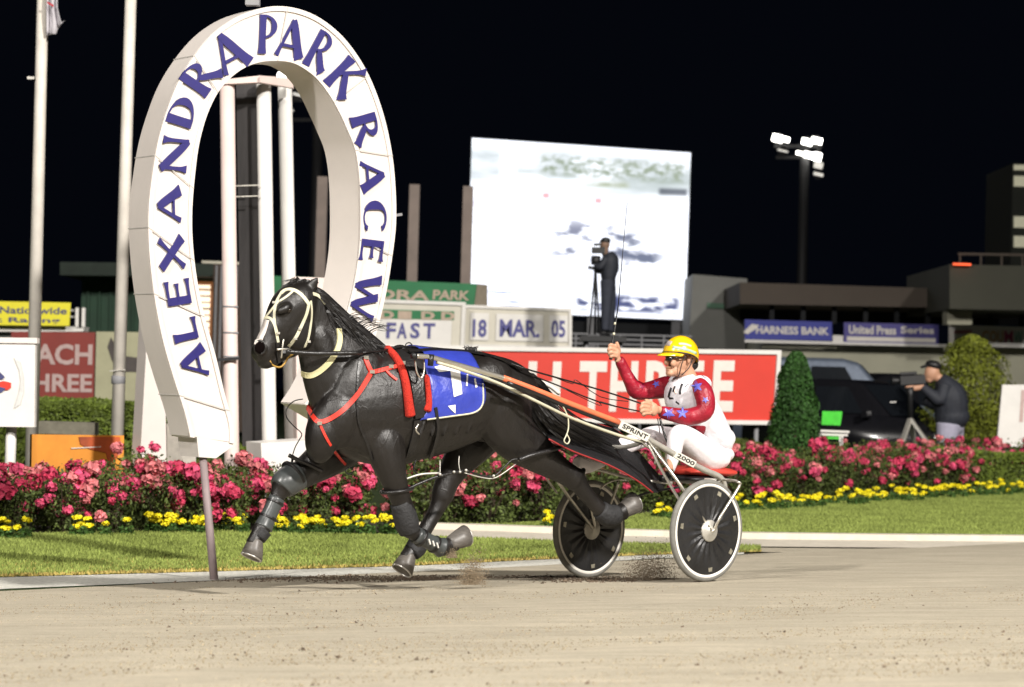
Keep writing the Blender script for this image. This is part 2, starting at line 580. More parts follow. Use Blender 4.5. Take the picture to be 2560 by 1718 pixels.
# ------------------------------------------------------------------ far buildings
NIGHTG = mat('green_cladding', (.012, .045, .022), .7, var=.2, scale=2)
ROOFD = mat('dark_roof', (.018, .028, .020), .8, var=.3, scale=2)
BEIGEW = mat('beige_render', (.085, .068, .054), .85, var=.08, scale=1)
RECESS = mat('dark_recess', (.010, .011, .013), .9, var=.3, scale=1)
LWALL = mat('pale_render_wall', (.44, .43, .33), .85, var=.08, scale=1)
def down(px, y=1100):
    return [px[0], px[1], (px[1][0] - 6, y), (px[0][0] - 6, y)]
def block(px, dl, dr, depth, m, name, parent, label=None):
    q = quad3(px, dl, dr); n = qn(q)
    o = MB().prism(q, -n * depth).build(name, m, parent)
    if label: o['label'] = label
    return q, n
gb = thing('green_building', B(380, 1000, 70) * 1, 'low dark green building behind the horseshoe with one lit window', 'building')
gb.location.z = 0; PINV[gb.name] = Matrix.Translation(-gb.location)
block([(205, 693), (572, 700), (560, 1040), (195, 1040)], 70, 70, 8, NIGHTG, 'wall', gb)
block([(150, 655), (600, 660), (600, 692), (150, 688)], 68.5, 68.5, 10, ROOFD, 'roof', gb)
for k in range(12):
    x = 222 + k * 28
    MB().bar(B(x, 700, 69.93), B(x - 6, 1030, 69.93), .05, .06).build('cladding_rib', NIGHTG, gb)
WINL = mat('lit_window_glass', (.8, .6, .4), .3, var=.25, scale=4, emit=(1, .80, .58), estr=1.7)
q, n = block([(484, 708), (531, 709), (527, 852), (480, 851)], 69.85, 69.85, .08, WINL, 'window', gb)
gbw = [o for o in gb.children if o.name.startswith('window')][0]
OR = mat('orange_frame', (.35, .13, .04), .6, emit=(.8, .3, .1), estr=.25)
frame_bars(q, n, .09, OR, gbw)
for k in range(1, 9):
    MB().bar(bilin(q, 0.04, k / 9) + n * .02, bilin(q, .96, k / 9) + n * .02, .05, .03 if k != 5 else .2, up=n).build('louvre', GREYP if k % 2 else WHITE, gbw)
bb = thing('brown_building', (B(530, 1000, 66).x, 66, 0), 'dark brown narrow building between the horseshoe and its posts', 'building')
q, n = block([(534, 655), (640, 660), (630, 1080), (522, 1080)], 66, 66, 4, mat('brown_boards', (.05, .032, .022), .8, var=.3, scale=3), 'wall', bb)
for k in range(5):
    MB().bar(bilin(q, .08 + k * .12, .02) + n * .02, bilin(q, .08 + k * .12, .98) + n * .02, .05, .04, up=n).build('mullion', GREYP, bb)
MB().bar(B(505, 655, 66), B(640, 660, 66), .06).build('gutter', CREAM, bb)

# grandstand on the right
gs = thing('grandstand_building', (B(2200, 1000, 80).x, 80, 0), 'long low grandstand with a beige fascia above a dark open gallery', 'building')
block([(1850, 706), (2374, 722), (2374, 770), (1850, 760)], 78, 78, 6, BEIGEW, 'fascia', gs)
block([(1850, 762), (2640, 778), (2640, 815), (1850, 800)], 83, 83, .3, RECESS, 'gallery_wall', gs)
block([(1905, 852), (2640, 866), (2630, 1010), (1895, 1000)], 78.2, 78.2, 5, LWALL, 'lower_wall', gs)
for k in range(9):
    x = 1930 + k * 78
    MB().bar(B(x, 764 + k * 2, 78.6), B(x - 1, 806 + k * 2, 78.6), .14).build('column', RECESS, gs)
tb = thing('tower_building', (B(2460, 1000, 74).x, 74, 0), 'grey green upper block with roof rail at the right edge behind the banners', 'building')
block([(2374, 661), (2660, 667), (2660, 778), (2374, 772)], 74, 74, 8, mat('grey_green_render', (.07, .07, .052), .85, var=.08, scale=1), 'wall', tb)
block([(2368, 772), (2430, 773), (2430, 812), (2368, 811)], 75, 75, .8, LWALL, 'pier', tb)
MB().bar(B(2395, 635, 74.2), B(2660, 639, 74.2), .07).build('roof_rail', BEIGEW, tb)
for k in range(5):
    MB().bar(B(2400 + k * 52, 636 + k, 74.2), B(2400 + k * 52, 664 + k, 74.2), .05).build('rail_post', BEIGEW, tb)
MB().box(B(2405, 661, 73.8), (.5, .1, .05)).build('red_lamp', mat('red_lamp', (.6, .05, .02), .5, emit=(1, .12, .03), estr=1.6), tb)
tw = thing('control_tower', (B(2590, 1000, 90).x, 90, 0), 'tall dark tower with pale stacked window bands cut by the right edge', 'tower')
block([(2532, 408), (2660, 410), (2650, 780), (2524, 776)], 90, 90, 5, mat('tower_cladding', (.025, .028, .022), .85), 'wall', tw)
PALEW = mat('pale_blind_window', (.6, .58, .42), .6, emit=(.8, .76, .55), estr=.28)
for y0, y1 in ((412, 425), (440, 466), (541, 569), (590, 618)):
    block([(2535, y0), (2656, y0 + 2), (2656, y1 + 2), (2535, y1)], 89.9, 89.9, .06, PALEW, 'window', tw)
sb = thing('screen_annexe', (B(1790, 1000, 86).x, 86, 0), 'plain pale grey annexe right beside the big screen with a tiny sign', 'building')
GRW = mat('grey_cladding', (.27, .27, .25), .8, var=.08, scale=1)
block([(1732, 686), (1868, 697), (1864, 877), (1722, 868)], 84, 84, 5, GRW, 'wall', sb)
q, n = block([(1768, 757), (1812, 759), (1812, 772), (1768, 770)], 83.9, 83.9, .05, mat('sign_green', (.10, .22, .14), .6), 'sign_plate', sb)

# ------------------------------------------------------------------ big screen
def screen_material():
    m = bpy.data.materials.new('screen_picture'); m.use_nodes = True
    nt = m.node_tree; nt.nodes.clear()
    N = nt.nodes.new; L = nt.links.new
    out = N('ShaderNodeOutputMaterial'); em = N('ShaderNodeEmission'); L(em.outputs[0], out.inputs[0])
    uv = N('ShaderNodeUVMap'); sp = N('ShaderNodeSeparateXYZ'); L(uv.outputs[0], sp.inputs[0])
    def noi(sx, sy, sc, off=0):
        mp = N('ShaderNodeMapping'); mp.inputs['Scale'].default_value = (sx, sy, 1); mp.inputs['Location'].default_value = (off, off, 0)
        L(uv.outputs[0], mp.inputs[0]); n = N('ShaderNodeTexNoise'); n.inputs['Scale'].default_value = sc; n.inputs['Detail'].default_value = 5
        L(mp.outputs[0], n.inputs[0]); return n.outputs['Fac']
    def mth(op, a, b=None, c=None):
        x = N('ShaderNodeMath'); x.operation = op; x.use_clamp = op in ('MULTIPLY', 'SUBTRACT', 'ADD', 'MULTIPLY_ADD')
        for i, k in enumerate((a, b, c)):
            if k is None: continue
            if isinstance(k, (int, float)): x.inputs[i].default_value = k
            else: L(k, x.inputs[i])
        return x.outputs[0]
    def mr(v, a, b, c=0, d=1):
        x = N('ShaderNodeMapRange'); x.interpolation_type = 'SMOOTHSTEP'; L(v, x.inputs['Value'])
        for k, val in (('From Min', a), ('From Max', b), ('To Min', c), ('To Max', d)): x.inputs[k].default_value = val
        return x.outputs[0]
    def mix(f, a, b):
        x = N('ShaderNodeMixRGB'); L(f, x.inputs[0])
        for i, k in ((1, a), (2, b)):
            if isinstance(k, tuple): x.inputs[i].default_value = (*k, 1)
            else: L(k, x.inputs[i])
        return x.outputs[0]
    u, v = sp.outputs[0], sp.outputs[1]
    def box(x0, x1, y0, y1, s=.02):
        return mth('MULTIPLY', mth('MULTIPLY', mr(u, x0 - s, x0 + s), mr(u, x1 - s, x1 + s, 1, 0)), mth('MULTIPLY', mr(v, y0 - s, y0 + s), mr(v, y1 - s, y1 + s, 1, 0)))
    col = mix(mr(noi(1, 4, 3), .3, .8), (1.9, 1.95, 2.1), (1.15, 1.2, 1.35))
    # hazy grey green band of turf near the top
    top = mth('MULTIPLY', box(-.1, 1.1, .72, .955, .06), mr(noi(1, 3, 3, 4), .15, .75))
    col = mix(top, col, (.62, .70, .70))
    gr = mth('MULTIPLY', box(.32, .98, .82, .93, .03), mr(noi(1, 1.2, 26, 2), .35, .65))
    col = mix(gr, col, (.40, .47, .36))
    gr = mth('MULTIPLY', box(.45, .72, .765, .80, .02), mr(noi(1, 2, 6, 2), .3, .6))
    col = mix(gr, col, (.52, .58, .42))
    col = mix(mth('MULTIPLY', box(.86, .99, .74, .78, .012), .8), col, (.05, .06, .10))
    col = mix(mth('MULTIPLY', box(.0, .55, .60, .635, .012), .5), col, (.75, .62, .80))
    # dark streaky blotches
    bl = mth('MULTIPLY', box(.38, .80, .30, .58, .08), mr(noi(1, 1.9, 9, 7), .46, .62))
    col = mix(bl, col, (.34, .36, .48))
    bl = mth('MULTIPLY', box(.66, .88, .28, .50, .05), mr(noi(1, 2, 9, 11), .46, .60))
    col = mix(bl, col, (.22, .25, .36))
    bl = mth('MULTIPLY', box(.50, .97, .03, .13, .02), mr(noi(1.2, 2, 8, 3), .40, .54))
    col = mix(bl, col, (.12, .14, .30))
    bl = mth('MULTIPLY', box(.09, .30, .02, .14, .02), mr(noi(.6, 5, 9, 5), .5, .6))
    col = mix(bl, col, (.30, .36, .60))
    # white ring shape of the filmed finish post
    ring = mth('MULTIPLY', box(.15, .33, .55, .80, .035), 1.0)
    col = mix(ring, col, (2.3, 2.3, 2.3))
    col = mix(box(.14, .20, .60, .95, .02), col, (1.9, 2.0, 2.1))
    col = mix(box(.33, .36, .68, .71, .006), col, (1.3, .6, .65))
    col = mix(box(.57, .60, .67, .70, .006), col, (1.3, .6, .65))
    L(col, em.inputs['Color']); em.inputs['Strength'].default_value = .95
    return m
scr_px = [(1180, 345), (1727, 382), (1713, 800), (1166, 776)]
scr = thing('big_screen', (B(1450, 1000, 88).x, 88, 0), 'huge glowing white outdoor screen showing a washed out race picture', 'video screen')
sq = quad3(scr_px, 88, 88); sn = qn(sq)
me = bpy.data.meshes.new('display'); me.from_pydata([tuple(p) for p in (sq[3], sq[2], sq[1], sq[0])], [], [(0, 1, 2, 3)])
uvl = me.uv_layers.new(name='UVMap')
for l, c in zip(uvl.data, ((0, 0), (1, 0), (1, 1), (0, 1))): l.uv = c
me.materials.append(screen_material())
link('display', me, scr)
MB().prism([p - sn * .03 + (p - (sq[0] + sq[2]) / 2) * .012 for p in sq], -sn * 1.2).build('housing', RECESS, scr)
block([(1235, 800), (1722, 806), (1716, 960), (1230, 960)], 88.6, 88.6, 1, RECESS, 'base_wall', scr)
for x in (1262, 1480, 1690):
    MB().bar(B(x, 790, 88.3), B(x - 4, 960, 88.3), .3).build('support_column', GREYP, scr)
rl = thing('platform_railing', (B(1570, 1000, 62).x, 62, 0), 'thin grey double railing below the big screen', 'railing')
for y in (834, 846, 858):
    MB().tube([B(1425, y, 62), B(1730, y + 8, 62)], .025, 6).build('rail', GREYP, rl)
for k in range(6):
    MB().tube([B(1440 + k * 55, 832 + k * 1.4, 62), V((B(1440 + k * 55, 870, 62).x, 62, 0))], .025, 6).build('post', GREYP, rl)

# ------------------------------------------------------------------ light masts
LAMPM = mat('lamp_lens', (.9, .9, .9), .3, emit=(1, .97, .9), estr=9)
LAMPD = mat('lamp_lens_grazing', (.7, .7, .66), .3, emit=(1, .95, .85), estr=.8)
HOUS = mat('lamp_housing', (.03, .03, .032), .6)
def mast(px_top, px_bot, d, r, lamps, arms, label):
    b = B(*px_bot, d)
    th = thing('light_mast', (b.x, b.y, 0), label, 'light mast')
    t = B(*px_top, d)
    MB().tube([V((b.x, b.y, 0)), V((t.x, t.y, t.z))], [r * 1.3, r], 12).build('mast', HOUS, th, True)
    for a, c in arms:
        MB().bar(B(*a, d), B(*c, d), .1, .14).build('crossarm', HOUS, th)
    for (x, y, wx, hy, lit) in lamps:
        c = B(x, y, d - .25); s = d / FPX
        m3 = Matrix.Rotation(R(12), 3, 'Y')
        h = MB().lathe(c + V((0, .5, .1)), V((0, -1, -.25)), [(.05, 0), (min(wx, hy * 2) * s * .30, .12), (wx * s * .5, .38), (wx * s * .52, .42)], 12).build('floodlight', HOUS, th, True)
        MB().box(c, (wx * s, .05, hy * s), m3).build('lens', LAMPM if lit else LAMPD, h)
mast((2012, 372), (2000, 960), 110, .20,
     [(1944, 346, 26, 18, 1), (1966, 349, 15, 12, 1), (2018, 355, 26, 15, 1), (2042, 352, 26, 15, 1), (1957, 377, 26, 4, 0), (2003, 384, 24, 8, 1), (2022, 388, 24, 15, 1), (2043, 392, 20, 20, 1), (2046, 413, 22, 16, 0), (2046, 436, 24, 7, 0)],
     [((1935, 366), (2055, 366)), ((1940, 394), (2055, 394)), ((2046, 350), (2046, 440))], 'tall dark floodlight mast right of the big screen')
mast((797, 225), (780, 960), 110, .22,
     [(745, 237, 26, 6, 0), (779, 246, 26, 13, 1), (800, 253, 18, 5, 0), (809, 291, 22, 15, 0), (724, 275, 20, 4, 0), (842, 332, 30, 16, 0), (708, 190, 28, 11, 1)],
     [((700, 250), (835, 250)), ((715, 300), (850, 300))], 'tall floodlight mast seen through the horseshoe')
for (x, y0, y1, wd, lab) in ((803, 442, 700, 18, 'pinkish square post seen inside the horseshoe'), (1033, 462, 700, 23, 'pinkish square post between horseshoe and big screen'), (1167, 466, 712, 18, 'greyish square post touching the left side of the big screen')):
    d = 64; b = B(x - 8, y1 + 200, d)
    t = B(x + 4, y0, d)
    o = MB().bar(V((b.x, d, 0)), t, wd * d / FPX, .25).build('tall_post', mat('far_post', (.22, .175, .15), .7, var=.15, scale=2), None)
    tag(o, lab, 'post')

# ------------------------------------------------------------------ boards in the infield
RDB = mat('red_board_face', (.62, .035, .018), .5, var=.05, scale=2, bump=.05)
LETW = mat('white_lettering', (.72, .68, .62), .5, var=.05)
th, q, n = board('advertising_board', 'long bright red board with white letters MACH THREE behind the driver', 'board',
                 [(930, 868), (1946, 881), (1936, 1057), (922, 1046)], 41, 43, RDB, WHITE, .07, .08, (.05, .3, .55, .8, .96))
def px_text(q, n, txt, x0, x1, y0, y1, m, parent, offset=.02, lift=.012):
    o, nn = q[3], n
    ex = q[2] - q[3]; ey = q[0] - q[3]
    def st(x, y):
        p = onplane(x, y, q[0], n) - q[3]
        # solve p = s ex + t ey
        a, b, c = ex.dot(ex), ex.dot(ey), ey.dot(ey)
        d, e = p.dot(ex), p.dot(ey)
        D = a * c - b * b
        return (d * c - e * b) / D, (e * a - d * b) / D
    ym = (y0 + y1) / 2
    s0, _ = st(x0, ym); s1, _ = st(x1, ym); _, t1 = st((x0 + x1) / 2, y0); _, t0 = st((x0 + x1) / 2, y1)
    return lettering(q, n, txt, s0, s1, t0, t1, m, parent, offset, lift)
for ch, x0, x1 in (('M', 985, 1075), ('A', 1090, 1172), ('C', 1188, 1262), ('H', 1318, 1400), ('T', 1446, 1514), ('H', 1524, 1592), ('R', 1612, 1682), ('E', 1702, 1757), ('E', 1780, 1833)):
    px_text(q, n, ch, x0, x1, 906, 1030, LETW, th, .035)
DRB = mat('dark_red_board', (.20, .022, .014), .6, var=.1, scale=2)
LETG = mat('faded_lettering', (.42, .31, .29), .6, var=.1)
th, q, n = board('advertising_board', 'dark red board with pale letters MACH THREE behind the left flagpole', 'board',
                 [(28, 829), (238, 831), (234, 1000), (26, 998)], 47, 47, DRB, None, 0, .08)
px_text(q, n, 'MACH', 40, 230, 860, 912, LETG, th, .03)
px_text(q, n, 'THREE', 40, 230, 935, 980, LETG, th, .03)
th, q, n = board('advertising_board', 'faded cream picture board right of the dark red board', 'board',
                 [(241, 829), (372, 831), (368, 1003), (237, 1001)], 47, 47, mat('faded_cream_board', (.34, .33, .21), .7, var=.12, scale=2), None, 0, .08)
pm = mat('horse_print', (.06, .05, .045), .7, var=.3, scale=3)
ph = MB()
def flat(mb, q, n, pts, lift=.012):
    P = [bilin(q, *p) + n * lift for p in pts]
    return mb.add(P + [p - n * .008 for p in P], [tuple(range(len(P)))] + [(i, (i + 1) % len(P), (i + 1) % len(P) + len(P), i + len(P)) for i in range(len(P))])
flat(ph, q, n, [(.28, .92), (.38, .8), (.45, .66), (.9, .62), (.97, .5), (.9, .2), (.84, .2), (.82, .42), (.55, .42), (.5, .18), (.44, .18), (.42, .45), (.3, .6), (.22, .78)])
ph.build('horse_print', pm, th)
YEL = mat('yellow_board', (.75, .68, .02), .55, var=.05)
NAVY = mat('navy_print', (.05, .055, .16), .5, var=.1)
wb = thing('white_stand', (B(60, 1000, 50).x, 50, 0), 'white balcony wall with a railed end carrying the yellow banner', 'balcony')
qq, nn = block([(-80, 814), (211, 817), (208, 829), (-80, 829)], 50, 50, .6, WHITE, 'wall', wb)
block([(-80, 829), (211, 829), (206, 1010), (-80, 1010)], 50.2, 50.2, .3, mat('dark_grey_wall', (.10, .11, .10), .8), 'lower_wall', wb)  # lower wall in one even dark grey
for x in (198, 206): MB().bar(B(x, 770, 50), B(x - 1, 818, 50), .1, .12).build('end_post', WHITE, wb)
for y in (776, 792): MB().tube([B(170, y, 50.05), B(206, y + 1, 50.05)], .018, 6).build('rail', WHITE, wb)
th, q, n = board('banner', 'yellow banner with two lines of navy print on the white balcony', 'banner', [(-80, 752), (177, 757), (173, 815), (-80, 812)], 49.8, 49.8, YEL, None, 0, .03, None)
px_text(q, n, 'The Nationwide', -70, 165, 766, 784, NAVY, th, .02)
px_text(q, n, 'Nat Racing', -70, 150, 793, 810, NAVY, th, .02)
th, q, n = board('advertising_board', 'large plain white board with a ribbon logo at the left edge', 'board', [(-170, 857), (88, 860), (86, 1068), (-170, 1065)], 26, 26, WHITE, None, 0, .1, (.75,), lm=WHITE, lr=.055)
MB().prism([bilin(q, s, 1) + n * .02 + V((0, 0, z)) for s, z in ((-.02, .005), (1.02, .005), (1.02, .06), (-.02, .06))], -n * .14).build('cap_rail', PINKW, th)
sw = mat('faint_swoosh', (.60, .60, .58), .5)
mb = MB(); flat(mb, q, n, [(.80, .83), (.86, .78), (.895, .6), (.895, .42), (.86, .27), (.80, .22), (.85, .42), (.865, .55), (.85, .68)]); mb.build('swoosh', sw, th)
mb = MB(); flat(mb, q, n, [(.60, .46), (.74, .44), (.77, .47), (.77, .53), (.70, .55), (.62, .53)], .014); mb.build('logo', RED, th)
mb = MB(); flat(mb, q, n, [(.60, .57), (.66, .66), (.71, .60), (.69, .57)], .016); flat(mb, q, n, [(.60, .42), (.68, .41), (.72, .46), (.66, .48)], .018); mb.build('logo', NAVY, th)
ORG = mat('orange_board', (.80, .26, .015), .55, var=.3, scale=1.2, col2=(.85, .34, .03))
th, q, n = board('advertising_board', 'low orange picture board behind the left rose bed', 'board', [(80, 1086), (310, 1089), (308, 1205), (78, 1203)], 27, 27.5, ORG, None, 0, .06)
mb = MB(); flat(mb, q, n, [(.5, .96), (.95, .97), (.97, .7), (.9, .45), (.84, .30), (.80, .62), (.62, .70), (.52, .8)]); mb.build('horse_print', mat('rust_print', (.42, .07, .012), .6, var=.4, scale=3), th)
mb = MB(); flat(mb, q, n, [(.42, .70), (.74, .745), (.74, .76), (.42, .72)], .016); mb.build('white_line', LETW, th)
o = MB().box(B(172, 1070, 29) - V((0, 0, 0)), (.62, .3, .14)).build('stone_trough', mat('stone_grey', (.13, .12, .09), .9, var=.3, scale=8), None)
b_ = B(172, 1070, 29)
o2 = MB().box(V((b_.x, b_.y, b_.z / 2 - .04)), (.5, .26, b_.z - .06)).build('plinth', mat('stone_grey', (0, 0, 0)), o)
tag(o, 'weathered grey stone trough on a plinth above the orange board', 'trough')
th, q, n = board('advertising_board', 'plain white board at the right edge behind the roses', 'board', [(2506, 962), (2700, 962), (2700, 1117), (2492, 1117)], 47, 47, WHITE, None, 0, .1)
px_text(q, n, 'N', 2553, 2600, 975, 1055, mat('faded_print', (.5, .36, .33), .6), th, .02)

# results boards
BRDC = mat('board_cream', (.60, .57, .48), .55, var=.05, scale=3)
GRN = mat('green_sign_face', (.012, .16, .055), .6, var=.1, scale=2)
BEI = mat('beige_lettering', (.44, .34, .26), .6, var=.1)
th, q, n = board('course_sign', 'green sign with beige letters ALEXANDRA PARK above the white results board', 'sign', [(640, 688), (1192, 710), (1184, 772), (640, 760)], 55, 55, GRN, None, 0, .5, (.2, .95))
px_text(q, n, 'ALEXANDRA', 690, 1071, 718, 745, BEI, th, .03)
px_text(q, n, 'PARK', 1079, 1170, 720, 747, BEI, th, .03)
MB().prism([B(1193, 710, 55), B(1218, 712, 55.4), B(1218, 770, 55.4), B(1185, 770, 55)], V((0, .6, 0))).build('end_panel', mat('beige_end', (.34, .29, .22), .7), th)
th, q, n = board('results_board', 'white results board with blue letters FAST under a green strip', 'board', [(925, 752), (1160, 760), (1155, 868), (920, 866)], 52, 52, BRDC, WHITE, .07, .25, (.2, .8))
mb = MB(); flat(mb, q, n, [(.04, .62), (.90, .62), (.90, .82), (.04, .82)]); mb.build('strip', GRN, th)
for x in (968, 1012, 1070, 1120):
    px_text(q, n, 'D' if x != 1012 else 'I', x - 17, x + 17, 776, 797, BEI, th, .05, .02)
mb = MB(); flat(mb, q, n, [(.06, .03), (.88, .03), (.88, .60), (.06, .60)], .03); mb.build('card', WHITE, th)
NB = mat('blue_board_letter', (.07, .07, .24), .5, var=.1)
for ch, x0, x1 in (('F', 966, 990), ('A', 993, 1018), ('S', 1026, 1050), ('T', 1058, 1088)):
    px_text(q, n, ch, x0, x1, 806, 846, NB, th, .03, .045)
th, q, n = board('date_board', 'cream date board with blue letters 18 MAR 05 left of the whip hand', 'board', [(1162, 766), (1426, 775), (1426, 869), (1158, 864)], 52.5, 52.5, BRDC, WHITE, .06, .25, (.2, .8))
for (x0, x1) in ((1176, 1222), (1240, 1358), (1373, 1420)):
    a0 = (x0 - 1160) / 266; a1 = (x1 - 1160) / 266
    mb = MB(); flat(mb, q, n, [(a0, .14), (a1, .14), (a1, .84), (a0, .84)], .03); mb.build('card', WHITE, th)
for t_, x0, x1 in (('18', 1182, 1217), ('MAR.', 1250, 1350), ('05', 1380, 1415)):
    px_text(q, n, t_, x0, x1, 798, 843, NB, th, .03, .045)
BNB = mat('blue_banner', (.02, .03, .30), .55, var=.08)
th, q, n = board('banner', 'blue banner with white words HARNESS BANK on the grandstand rail', 'banner', [(1862, 799), (2080, 805), (2080, 852), (1862, 848)], 77.5, 77.5, BNB, None, .08, .06, None)
px_text(q, n, 'HARNESS BANK', 1890, 2072, 816, 836, LETW, th, .03)
mb = MB(); flat(mb, q, n, [(-.02, .35), (.08, .78), (.17, .72), (.10, .45), (.03, .25)], .02); mb.build('emblem', LETW, th)
MB().prism([B(1862, 849, 77.4), B(2366, 861, 77.4), B(2366, 868, 77.4), B(1862, 856, 77.4)], V((0, .1, 0))).build('lower_rail', WHITE, gs)
MB().prism([B(2082, 838, 77.45), B(2108, 839, 77.45), B(2108, 858, 77.45), B(2082, 856, 77.45)], V((0, .1, 0))).build('rail_infill', WHITE, gs)
th, q, n = board('banner', 'violet blue banner with white words United Press Series on the grandstand rail', 'banner', [(2110, 806), (2346, 812), (2346, 861), (2110, 856)], 77.5, 77.5, mat('violet_banner', (.06, .05, .26), .55), None, .08, .06, None)
px_text(q, n, 'United Press', 2122, 2240, 814, 836, LETW, th, .03)
px_text(q, n, 'Series', 2252, 2335, 816, 834, LETW, th, .03)
mb = MB(); flat(mb, q, n, [(.03, .08), (.97, .08), (.97, .30), (.03, .30)], .014); mb.build('strip', LETW, th)
th, q, n = board('banner', 'white banner with faint orange and magenta letters at the right edge', 'banner', [(2372, 812), (2660, 820), (2660, 871), (2372, 866)], 77.4, 77.4, WHITE, None, .0, .06, None)
for ch, x0, x1, c in (('C', 2455, 2472, (.6, .35, .12)), ('O', 2474, 2492, (.6, .35, .12)), ('U', 2494, 2508, (.6, .32, .14)), ('M', 2511, 2532, (.5, .06, .2)), ('W', 2535, 2556, (.1, .35, .3))):
    px_text(q, n, ch, x0, x1, 826, 856, mat('print_%02d' % int(c[0] * 100), c, .6), th, .02, .014)
mb = MB(); flat(mb, q, n, [(.04, .6), (.2, .62), (.2, .78), (.05, .74)]); mb.build('emblem', mat('pink_print', (.5, .2, .22), .6), th)

# flagpoles and flag
for x0, x1, lab in ((104, 82, 'tall pale flagpole at the far left carrying a hanging flag'), (326, 294, 'tall pale flagpole just left of the horseshoe')):
    d = 30; b = B(x1 - 4, 1200, d); t = B(x0 + 11, -330, d)
    th = thing('flagpole', (b.x, d, 0), lab, 'flagpole')
    MB().tube([V((b.x, b.y, 0)), t], [.075, .064], 14).build('pole', POSTW, th, True)
    if x0 > 200:
        c = B(296, 950, d)
        MB().lathe(c - V((0, 0, .05)), V((0, 0, 1)), [(.07, 0), (.082, .01), (.082, .09), (.07, .1)], 14).build('collar', GREYP, th, True)
        MB().bar(c + V((-.09, -.08, .10)), c + V((.09, -.08, .12)), .012).build('cleat', ALLOY, th)
    else:
        c = B(82, 197, d); MB().bar(c + V((-.05, -.07, 0)), c + V((.03, -.07, 0)), .03).build('cleat', ALLOY, th)
fl = MB(); nf = 10
vs = []
for i in range(nf + 1):
    for j in range(9):
        x = 116 + j * 4.6 * (1 - .25 * math.sin(i * .5)) ; y = -60 + i * 15 + (j * 2.5 if i < nf else -j * 1.5)
        vs.append(B(x, min(y, 62 + (152 - x) * 1.1 if x > 140 else 100 + (x - 116) * -.2), 29.9 - .05 * math.sin(j * 1.6 + i * .3)))
fl.add(vs, [(i * 9 + j, i * 9 + j + 1, i * 9 + j + 10, i * 9 + j + 9) for i in range(nf) for j in range(8)])
fo = fl.build('flag', mat('flag_cloth', (.45, .43, .46), .8, var=.15, scale=2), None, True)
md = fo.modifiers.new('t', 'SOLIDIFY'); md.thickness = .006
tag(fo, 'limp pale flag with a red hem hanging from the left flagpole', 'flag')
sm_ = MB(); sm_.add([B(118, 3, 29.8), B(134, 12, 29.8), B(134, 18, 29.8), B(118, 9, 29.8)], [(0, 1, 2, 3)])
sm_.build('red_hem', mat('flag_red', (.35, .03, .04), .8), fo)

# ------------------------------------------------------------------ the horseshoe finish arch
AO = G(535, 1452)
aa = R(35)
Ae = V((math.cos(aa), math.sin(aa), 0)); An = V((-math.sin(aa), math.cos(aa), 0))
def AP(x, y, off=0.0):
    return onplane(x, y, AO + An * off, An)
outer = [(474, 1093), (459, 1028), (432, 944), (405, 849), (383, 734), (371, 620), (370, 520), (380, 430), (394, 350), (416, 275), (444, 205), (484, 140), (532, 84), (585, 46), (640, 24), (690, 16), (745, 23), (800, 47), (855, 92), (902, 155), (936, 225), (962, 305), (979, 390), (987, 475), (988, 560), (979, 640), (966, 720), (948, 800), (925, 880), (900, 950), (874, 1020), (852, 1070)]
inner = [(583, 1109), (581, 1062), (560, 985), (537, 888), (510, 792), (491, 700), (480, 605), (479, 520), (487, 425), (497, 356), (516, 288), (543, 232), (574, 196), (606, 172), (640, 158), (672, 153), (712, 154), (745, 164), (785, 192), (818, 232), (846, 280), (868, 328), (886, 375), (896, 440), (899, 520), (898, 600), (890, 670), (876, 740), (856, 810), (832, 880), (804, 950), (760, 1010)]
ARCHW = mat('pink_lit_arch_paint', (.66, .61, .57), .38, var=.05, scale=2, bump=.04, bscale=12)  # pinkish tint of the light is put into the base colour
DEP = .30
arch = thing('horseshoe_arch', AO, 'tall white horseshoe finish post lettered ALEXANDRA PARK RACEWAY', 'finish post')
po = catmull(outer, 4); pi_ = catmull(inner, 4)
k = len(po)
vs = [AP(*p) for p in po] + [AP(*p) for p in pi_]
vb = [p + An * DEP + (Ae * (-.085 * max(0, min(1, (q_[0] - 700) / 150))) if i_ >= k else V()) for i_, (p, q_) in enumerate(zip(vs, list(po) + list(pi_)))]
# a thin raised lip runs round both edges
mb = MB()
mb.add(vs + vb, [(i, i + 1, k + i + 1, k + i) for i in range(k - 1)] + [(2 * k + i, 3 * k + i, 3 * k + i + 1, 2 * k + i + 1) for i in range(k - 1)]
       + [(i, 2 * k + i, 2 * k + i + 1, i + 1) for i in range(k - 1)] + [(k + i, k + i + 1, 3 * k + i + 1, 3 * k + i) for i in range(k - 1)]
       + [(0, k, 3 * k, 2 * k), (k - 1, 3 * k - 1, 4 * k - 1, 2 * k - 1)])
ring = mb.build('ring', ARCHW, arch)
bm = bmesh.new(); bm.from_mesh(ring.data)
for e in bm.edges:
    if len(e.link_faces) == 2 and e.link_faces[0].normal.angle(e.link_faces[1].normal, 0) > 1.0: e.smooth = False
for f in bm.faces: f.smooth = True
bmesh.ops.bevel(bm, geom=[e for e in bm.edges if not e.smooth], offset=.008, segments=2, affect='EDGES')
bm.to_mesh(ring.data); bm.free()
for nm, pl, sg in (('outer_lip', po, 1), ('inner_lip', pi_, -1)):
    m_ = MB(); c_ = [AP(*p) for p in pl]
    q_ = []
    for i in range(k):
        a = AP(*pl[i]); o_ = AP(*(pi_[i] if sg > 0 else po[i]))
        d = (o_ - a).normalized()
        q_ += [a - An * .001, a - An * .012, a + d * .035 - An * .012, a + d * .035 - An * .001]
    m_.add(q_, [(i * 4 + j, i * 4 + j + 1, i * 4 + j + 5, i * 4 + j + 4) for i in range(k - 1) for j in range(3)])
    m_.build(nm, ARCHW, arch)
